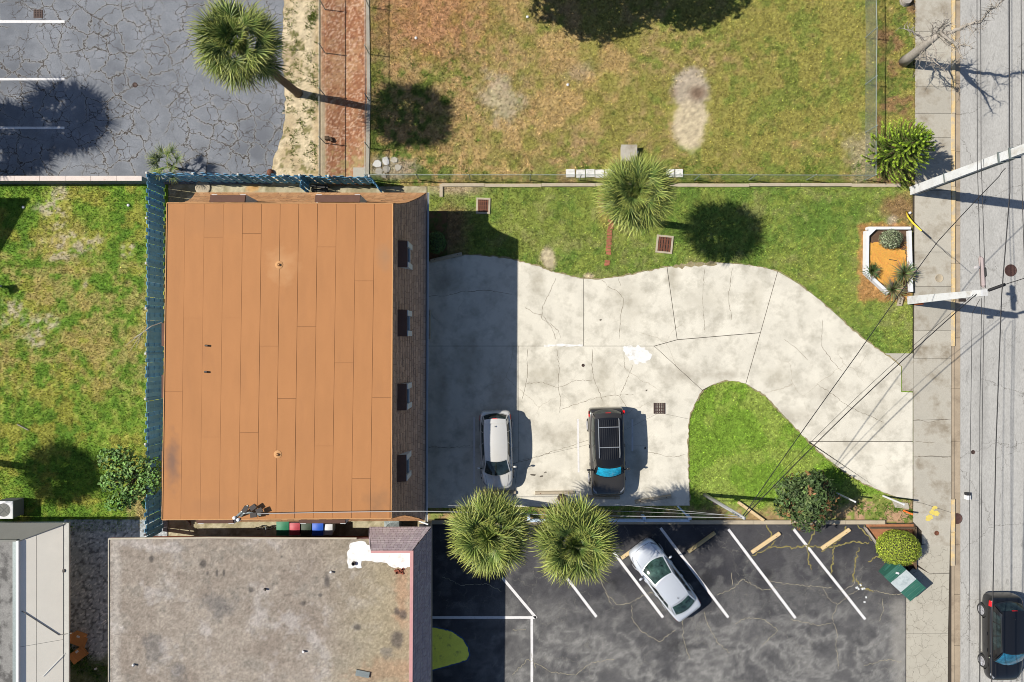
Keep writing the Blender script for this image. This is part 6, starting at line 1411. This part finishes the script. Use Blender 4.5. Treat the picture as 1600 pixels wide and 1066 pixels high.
for a, b, m in (((1358,824),(1428,824),'bark'), ((1350,824),(1369,850),'deadwood'), ((1428,822),(1428,888),'bark')):
    a = Vector(G2(*a)); b = Vector(G2(*b)); c = (a+b)/2; d = b-a; mb = MB(); mb.box((c.x, c.y, .11), (d.length, .09, .22), math.atan2(d.y, d.x)); mb.build('board', M[m], LS)
mb = MB(); mb.prism(gp([(1352,819),(1427,819),(1427,884),(1405,886),(1372,858)]), -.1, .035); struct(mb.build('hedge_bed', mat('reddish_bed_mulch', K(176,120,84), .95, .2, 4, .3, 30, .4, 40)), 'reddish mulch bed under the hedge ball')
# ------------------------------------------------------------------ dumpster
M['green'] = mat('green_dumpster_paint', K(52,108,94), .55, .12, 3, .06, 30, stain=(K(96,110,92), 3, .58, .75, .5))
M['lid'] = mat('grey_white_plastic_lid', K(196,206,208), .5, .1, 4, stain=(K(120,140,144), 3, .5, .7, .5))
DU = thing('dumpster', 'green metal dumpster with one pale and one green lid at the parking lot corner', 'dumpster', (*G2(1397, 899), 0), R(-43))
def quadbox(mb, b, t, z0, z1):
    mb.add([(*p, z0) for p in b]+[(*p, z) for p, z in zip(t, z1)], [(3, 2, 1, 0), (4, 5, 6, 7), (0, 1, 5, 4), (1, 2, 6, 5), (2, 3, 7, 6), (3, 0, 4, 7)])
mb = MB(); l, w = .95, .50; quadbox(mb, [(-l*.92, -w*.9), (l*.92, -w*.9), (l*.92, w), (-l*.92, w)], [(-l, -w), (l, -w), (l, w), (-l, w)], .12, [.98, .98, 1.16, 1.16]); mb.build('body', M['green'], DU, local=True)
mb = MB(); quadbox(mb, [(-l-.12, -w*.5), (-l+.0, -w*.5), (-l+.0, w*.6), (-l-.12, w*.6)], [(-l-.12, -w*.5), (-l, -w*.5), (-l, w*.6), (-l-.12, w*.6)], .55, [.72]*4); quadbox(mb, [(l, -w*.5), (l+.12, -w*.5), (l+.12, w*.6), (l, w*.6)], [(l, -w*.5), (l+.12, -w*.5), (l+.12, w*.6), (l, w*.6)], .55, [.72]*4); mb.build('fork_pocket', M['green'], DU, local=True)
for x0, x1, m in ((-l-.02, -.50, 'green'), (-.48, .26, 'lid'), (.28, l+.03, 'green')):
    G = [[(x0+(x1-x0)*i/6, -w-.06+(2*w+.08)*j/4, 1.0+.19*j/4+.035*math.sin(math.pi*i/6)*math.sin(math.pi*j/4)) for i in range(7)] for j in range(5)]
    mb = MB(); mb.grid(G); mb.grid([[(p[0], p[1], p[2]-.03) for p in r] for r in G][::-1]); e = G[0]; mb.grid([[(p[0], p[1], p[2]-.05) for p in e], e]); lo = mb.build('lid', M[m], DU, True, local=True)
    if m != 'lid':
        for i in (1, 3, 5):
            mb = MB(); x = x0+(x1-x0)*i/6; mb.tube([(x, -w+.02, 1.055), (x, w-.08, 1.225)], .018, 5); mb.build('rib', M['green'], lo, local=True)
mb = MB(); mb.box((-.72, .05, 1.21), (.16, .10, .06), .5); o = mb.build('latch', M['white'], DU, local=True)
for sx in (-1, 1):
    for sy in (-1, 1): mb = MB(); mb.lathe([(.09, -.04), (.09, .04)], 10, (sx*l*.75, sy*w*.7, .09), 'x'); mb.build('caster', M['blacktrim'], DU, local=True)
mb = MB(); rg = random.Random(8)
for i in range(7): x, y = G2(1350+rg.gauss(0, 8), 918+rg.gauss(0, 6)); o = MB().box((x, y, .03), (rg.uniform(.06, .15), rg.uniform(.05, .12), .04), rg.uniform(0, 3)).build('litter', M['white']); tag(o, 'small scrap of white paper litter on the black lot near the dumpster', 'litter', 'paper litter near the dumpster')
# ------------------------------------------------------------------ bins and air conditioner in the gap between the two buildings
def bin_(label, px, py, m, lidm, w=.46, h=1.0, lid=True, rz=0):
    c = W(px, py, h); root = thing('trash_bin', label, 'trash bin', (c.x, c.y, 0), rz, 'bins in the gap behind the orange roof')
    mb = MB(); quadbox(mb, [(-w*.40, -w*.45), (w*.40, -w*.45), (w*.40, w*.45), (-w*.40, w*.45)], [(-w*.5, -w*.58), (w*.5, -w*.58), (w*.5, w*.58), (-w*.5, w*.58)], .03, [h*.94]*4); mb.build('body', M[m], root, local=True)
    mb = MB(); G = [[(-w*.54+w*1.08*i/5, -w*.64+w*1.28*j/5, h*.96+.06*math.sin(math.pi*i/5)*math.sin(math.pi*j/5)) for i in range(6)] for j in range(6)]; mb.grid(G)
    mb.grid([[(p[0], p[1], p[2]-.05) for p in G[0]], G[0]]); mb.build('lid', M[lidm], root, True, local=True)
    mb = MB(); mb.tube([(-w*.4, w*.68, h*.92), (w*.4, w*.68, h*.92)], .02, 6); mb.build('handle', M['blacktrim'], root, local=True)
    for s in (-1, 1): mb = MB(); mb.lathe([(.11, -.03), (.11, .03)], 12, (s*w*.38, w*.5, .11), 'x'); mb.build('wheel', M['tyre'], root, local=True)
    return root
M['bgreen'] = mat('bin_green', (.02,.16,.08), .5, .1); M['bred'] = mat('bin_red', (.36,.05,.07), .5, .1); M['bdark'] = mat('bin_dark_green', (.03,.05,.03), .6, .2); M['bblue'] = mat('bin_blue', (.02,.09,.45), .45, .1)
bin_('white rimmed bin with green lid, leftmost of the row', 441, 826, 'white', 'bgreen', .62, 1.0)
bin_('dark red lidded bin in the row behind the orange roof', 460, 827, 'bdark', 'bred', .52, 1.0)
bin_('dark green bin between the red and the blue one', 478, 828, 'bdark', 'bdark', .52, .95)
bin_('blue recycling bin behind the orange roof', 496, 827, 'bblue', 'bblue', .56, 1.05)
bin_('white bin at the right end of the row behind the orange roof', 512, 828, 'white', 'white', .46, .95)
def condenser(label, px, py, w, h, z=0):
    c = W(px, py, h); root = thing('air_conditioner', label, 'air conditioner', (c.x, c.y, 0))
    mb = MB(); mb.box((0, 0, h/2+.03), (w, w, h-.06)); mb.build('cabinet', M['greywall'] if px < 100 else M['steel'], root, local=True)
    mb = MB(); n = 24; o = [(w*.5, w*.5), (-w*.5, w*.5), (-w*.5, -w*.5), (w*.5, -w*.5)]
    A = []; B = []
    for k in range(n+1):
        t = 2*math.pi*k/n; x, y = math.cos(t), math.sin(t); s = w*.52/max(abs(x), abs(y)); A.append((x*s, y*s, h)); B.append((x*w*.40, y*w*.40, h+.02))
    mb.grid([A, B]); mb.grid([[(x, y, h-.06) for x, y, z_ in A], A]); mb.grid([B, [(x*.98, y*.98, h-.15) for x, y, z_ in B]]); mb.build('top_panel', M['white'] if px < 100 else M['steel'], root, local=True)
    mb = MB(); mb.lathe([(.01, h-.16), (w*.4, h-.16)], 20, cap=False); mb.build('well', M['pipe'], root, local=True)
    for k in range(4):
        t = k*math.pi/2+.4; mb = MB(); mb.add([(.05*math.cos(t), .05*math.sin(t), h-.08), (w*.36*math.cos(t-.35), w*.36*math.sin(t-.35), h-.10), (w*.37*math.cos(t+.35), w*.37*math.sin(t+.35), h-.05)], [(0, 1, 2)]); mb.build('fan_blade', M['steel'], root, local=True)
    mb = MB()
    for rr in (.12, .2, .28, .36): mb.tube([(rr*w*math.cos(2*math.pi*k/20), rr*w*math.sin(2*math.pi*k/20), h+.01) for k in range(21)], .005, 4)
    for k in range(8): t = k*math.pi/4; mb.tube([(0, 0, h+.015), (w*.4*math.cos(t), w*.4*math.sin(t), h+.015)], .005, 4)
    mb.build('grille', M['steel'], root, local=True); return root
condenser('white air conditioner with round fan at the left edge below the back lawn', 6, 797, .92, .95)
condenser('grey air conditioner tucked between the orange roof and mauve parapet', 612, 826, .78, .9)
mb = MB(); mb.box((*G2(33, 790), .42), (.30, .8, .84)); o = mb.build('shade_box', M['pipe']);  # dark box added in place of the shade beside the air conditioner
tag(o, 'dark box standing in for the shaded side of the white air conditioner', 'cabinet')
# junk in the gap
BK = thing('bicycle', 'small dark wheeled junk beside the bins behind the orange roof', 'bicycle', (*W(413, 826, .5).xy, 0))
for dx in (-.28, .28):
    mb = MB(); P = [(dx+.0, .0, 0)]; mb.tube([(dx+.26*math.cos(2*math.pi*k/18), .05*math.sin(k), .28+.26*math.sin(2*math.pi*k/18)) for k in range(19)], .02, 5); mb.build('wheel', M['tyre'], BK, local=True)
mb = MB(); mb.tube([(-.28, 0, .28), (0, 0, .62), (.28, 0, .28)], .022, 6); mb.tube([(-.1, 0, .5), (.18, 0, .5)], .02, 6); mb.build('frame', M['blacktrim'], BK, local=True)
mb = MB(); mb.tube([(.15, -.25, .8), (.2, 0, .82), (.15, .25, .8)], .018, 6); mb.build('handlebar', M['steel'], BK, local=True)
# cardboard boxes in the alley
M['card'] = mat('brown_cardboard', K(214,150,92), .85, .08, 4, .05, 20)
def carton(label, px, py, rz, s, openf):
    root = thing('cardboard_box', label, 'cardboard box', (*G2(px, py), .02), rz, 'cardboard boxes in the gravel alley'); w, d, h = s
    mb = MB(); mb.box((0, 0, h/2), (w, d, h)); mb.build('carton', M['card'], root, local=True)
    for k, a in enumerate(openf):
        mb = MB(); sx = (-1, 1)[k]; mb.add([(sx*w/2, -d/2, h), (sx*w/2, d/2, h), (sx*(w/2+.25*math.cos(a)), d/2, h+.25*math.sin(a)), (sx*(w/2+.25*math.cos(a)), -d/2, h+.25*math.sin(a))], [(0, 1, 2, 3)]); mb.build('flap', M['card'], root, local=True)
    mb = MB(); mb.box((0, d*.3, h+.004), (.18, .12, .006)); mb.build('shipping_label', M['white'], root, local=True)
    return root
carton('upper brown cardboard box in the gravel alley', 126, 996, -.35, (.62, .62, .3), (.5, .2)); carton('lower brown cardboard box tilted in the gravel alley', 128, 1019, .65, (.55, .6, .25), (.3, .4))
for i, (lab, px, py) in enumerate((('white scrap pipe piece at the alley beside the gravel roof', 163, 971), ('small white cup on the shaded alley floor', 151, 1044))):
    mb = MB(); x, y = G2(px, py); mb.tube([(x-.14, y-.08, .08), (x+.14, y+.1, .12)], .04, 6) if i == 0 else mb.lathe([(.05, 0), (.06, .12)], 8, (x, y, .02)); tag(mb.build('litter', M['white']), lab, 'litter')
clumps('alley_weeds', 'dark weeds sprouting beside the cardboard boxes in the alley', [(112+i*3, 1012+((i*7) % 40), 1.3) for i in range(9)]+[(140+i*4, 1040+((i*5) % 25), 1.0) for i in range(8)], n=40, L=.25, col=(70,110,40), seed=12)
# ------------------------------------------------------------------ stones, pavers, bricks on the lawns
M['paver'] = mat('white_paver', K(240,238,232), .85, .08, 5, .08, 30, stain=(K(186,184,170), 4, .52, .7, .7))
PV = thing('stepping_stones', 'row of white square pavers laid behind the fence beside the round palm', 'pavers', (*G2(980, 272), 0))
for x in (891, 907, 922, 937, 952, 1048, 1060):
    mb = MB(); mb.box((*G2(x, 271.5+.4*math.sin(x)), .03), (13.6/PPM, 12.5/PPM, .07), .04*math.sin(x*3)); mb.build('paver', M['paver'], PV)
root = thing('utility_box', 'grey concrete utility box standing on the dry lawn above the round palm', 'utility box', (*G2(981, 242), 0))
mb = MB(); mb.box((0, 0, .2), (.82, .82, .4)); mb.build('box_body', M['sidewalk'], root, local=True); mb = MB(); mb.box((0, 0, .42), (.88, .88, .06)); mb.build('lid', M['sidewalk'], root, local=True); mb = MB(); mb.box((.5, .1, .12), (.10, .12, .2)); mb.build('fitting', M['white'], root, local=True)
M['brick'] = mat('worn_red_brick', K(176,112,84), .9, .15, 6, .15, 30, objvar=.15)
BP = thing('brick_edging', 'short worn red brick path in the grass below the round palm', 'brick path', (*G2(953, 380), 0)); me = None; rg = random.Random(5)
for i, y in enumerate([346, 351, 356, 361, 366, 371, 376, 381, 386, 391, 396, 409, 413]):
    mb = MB(); mb.box((0, 0, .02), (.28, .15, .06))
    if me is None: me = mb.mesh('brick'); me.materials.append(M['brick'])
    o = bpy.data.objects.new('brick', me); COL.objects.link(o); o.parent = BP; g = Vector((*G2(954.5-(y-346)*.10, y), .0)); o.location = g-BP.location+Vector((rg.gauss(0, .02), 0, rg.uniform(-.01, .01))); o.rotation_euler = (0, 0, rg.gauss(0, .12)-.1)
FS = thing('flagstones', 'broken pale flagstones in the corner below the concrete strip', 'flagstones', (*G2(612, 262), 0)); rg = random.Random(4)
for (px, py, r) in ((590, 256, 8), (603, 252, 7), (616, 250, 6), (592, 268, 7), (604, 264, 7), (600, 275, 5), (622, 262, 6)):
    x, y = G2(px, py); n = 6; P = [(x+r/PPM*rg.uniform(.7, 1.1)*math.cos(2*math.pi*k/n+.3), y+r/PPM*rg.uniform(.7, 1.1)*math.sin(2*math.pi*k/n+.3)) for k in range(n)]; mb = MB(); mb.prism(P, -.02, .05); mb.build('stone', M['paver'] if rg.random() < .3 else M['sidewalk'], FS)
mb = MB(); mb.box((*G2(512, 217), .12), (.22, .20, .24)); mb.box((*G2(518, 219), .10), (.12, .25, .2), .5); tag(mb.build('rock', M['bark']), 'dark lump of rock on the reddish mulch', 'rock')
mb = MB(); mb.lathe([(.16, 0), (.20, .10), (.12, .22), (.03, .25)], 9, (*G2(423, 270), 0)); tag(mb.build('rock', M['rust']), 'brown rock at the foot of the tall fence on the sand', 'rock')
for i, (px, py, lab) in enumerate(((824, 27, 'small white litter scrap near the top shade on dry lawn'), (887, 133, 'small white litter scrap in the middle of dry lawn'), (650, 60, 'pale stone near the upper left of dry lawn'), (37, 324, 'pale round scrap near the shed shade'), (201, 321, 'tiny white scrap right of the back lawn middle'))):
    mb = MB(); mb.lathe([(.07, .02), (.08, .06), (.03, .09)], 7, (*G2(px, py), 0)); tag(mb.build('litter', M['white']), lab, 'litter')
mb = MB(); mb.tube([(*G2(28, 663), .06), (*G2(46, 672), .08)], .03, 6); tag(mb.build('stick', M['deadwood']), 'pale stick lying on the back lawn', 'stick')
RM = thing('road_marker', 'small black and white block on the street near the gutter', 'road marker', (*G2(1511, 777), -.085)); mb = MB(); mb.box((0, 0, .12), (.20, .24, .24)); mb.build('block', M['white'], RM, local=True); mb = MB(); mb.box((0, .20, .12), (.20, .14, .24)); mb.build('dark_block', M['blacktrim'], RM, local=True)
for i, (px, py, r) in enumerate(((315, 293, 9), (330, 291, 5))):
    pass
root = thing('stepping_stone', 'round pale stepping stone in the narrow yard behind the tall fence', 'paver', (*G2(317, 293), 0)); mb = MB(); mb.lathe([(.42, -.02), (.42, .05), (.38, .065), (.01, .065)], 18); mb.build('disc', M['precast'], root, local=True)
root = thing('bench', 'dark metal bench frame in the narrow yard beside the cross fence', 'bench', (*G2(503, 297), 0))
mb = MB(); [mb.box((0, -.16+.11*i, .42), (.9, .07, .03)) for i in range(4)]; mb.build('seat', M['blacktrim'], root, local=True)
mb = MB(); [mb.box((sx*.4, sy*.16, .2), (.05, .05, .4)) for sx in (-1, 1) for sy in (-1, 1)]; mb.build('leg', M['blacktrim'], root, local=True)
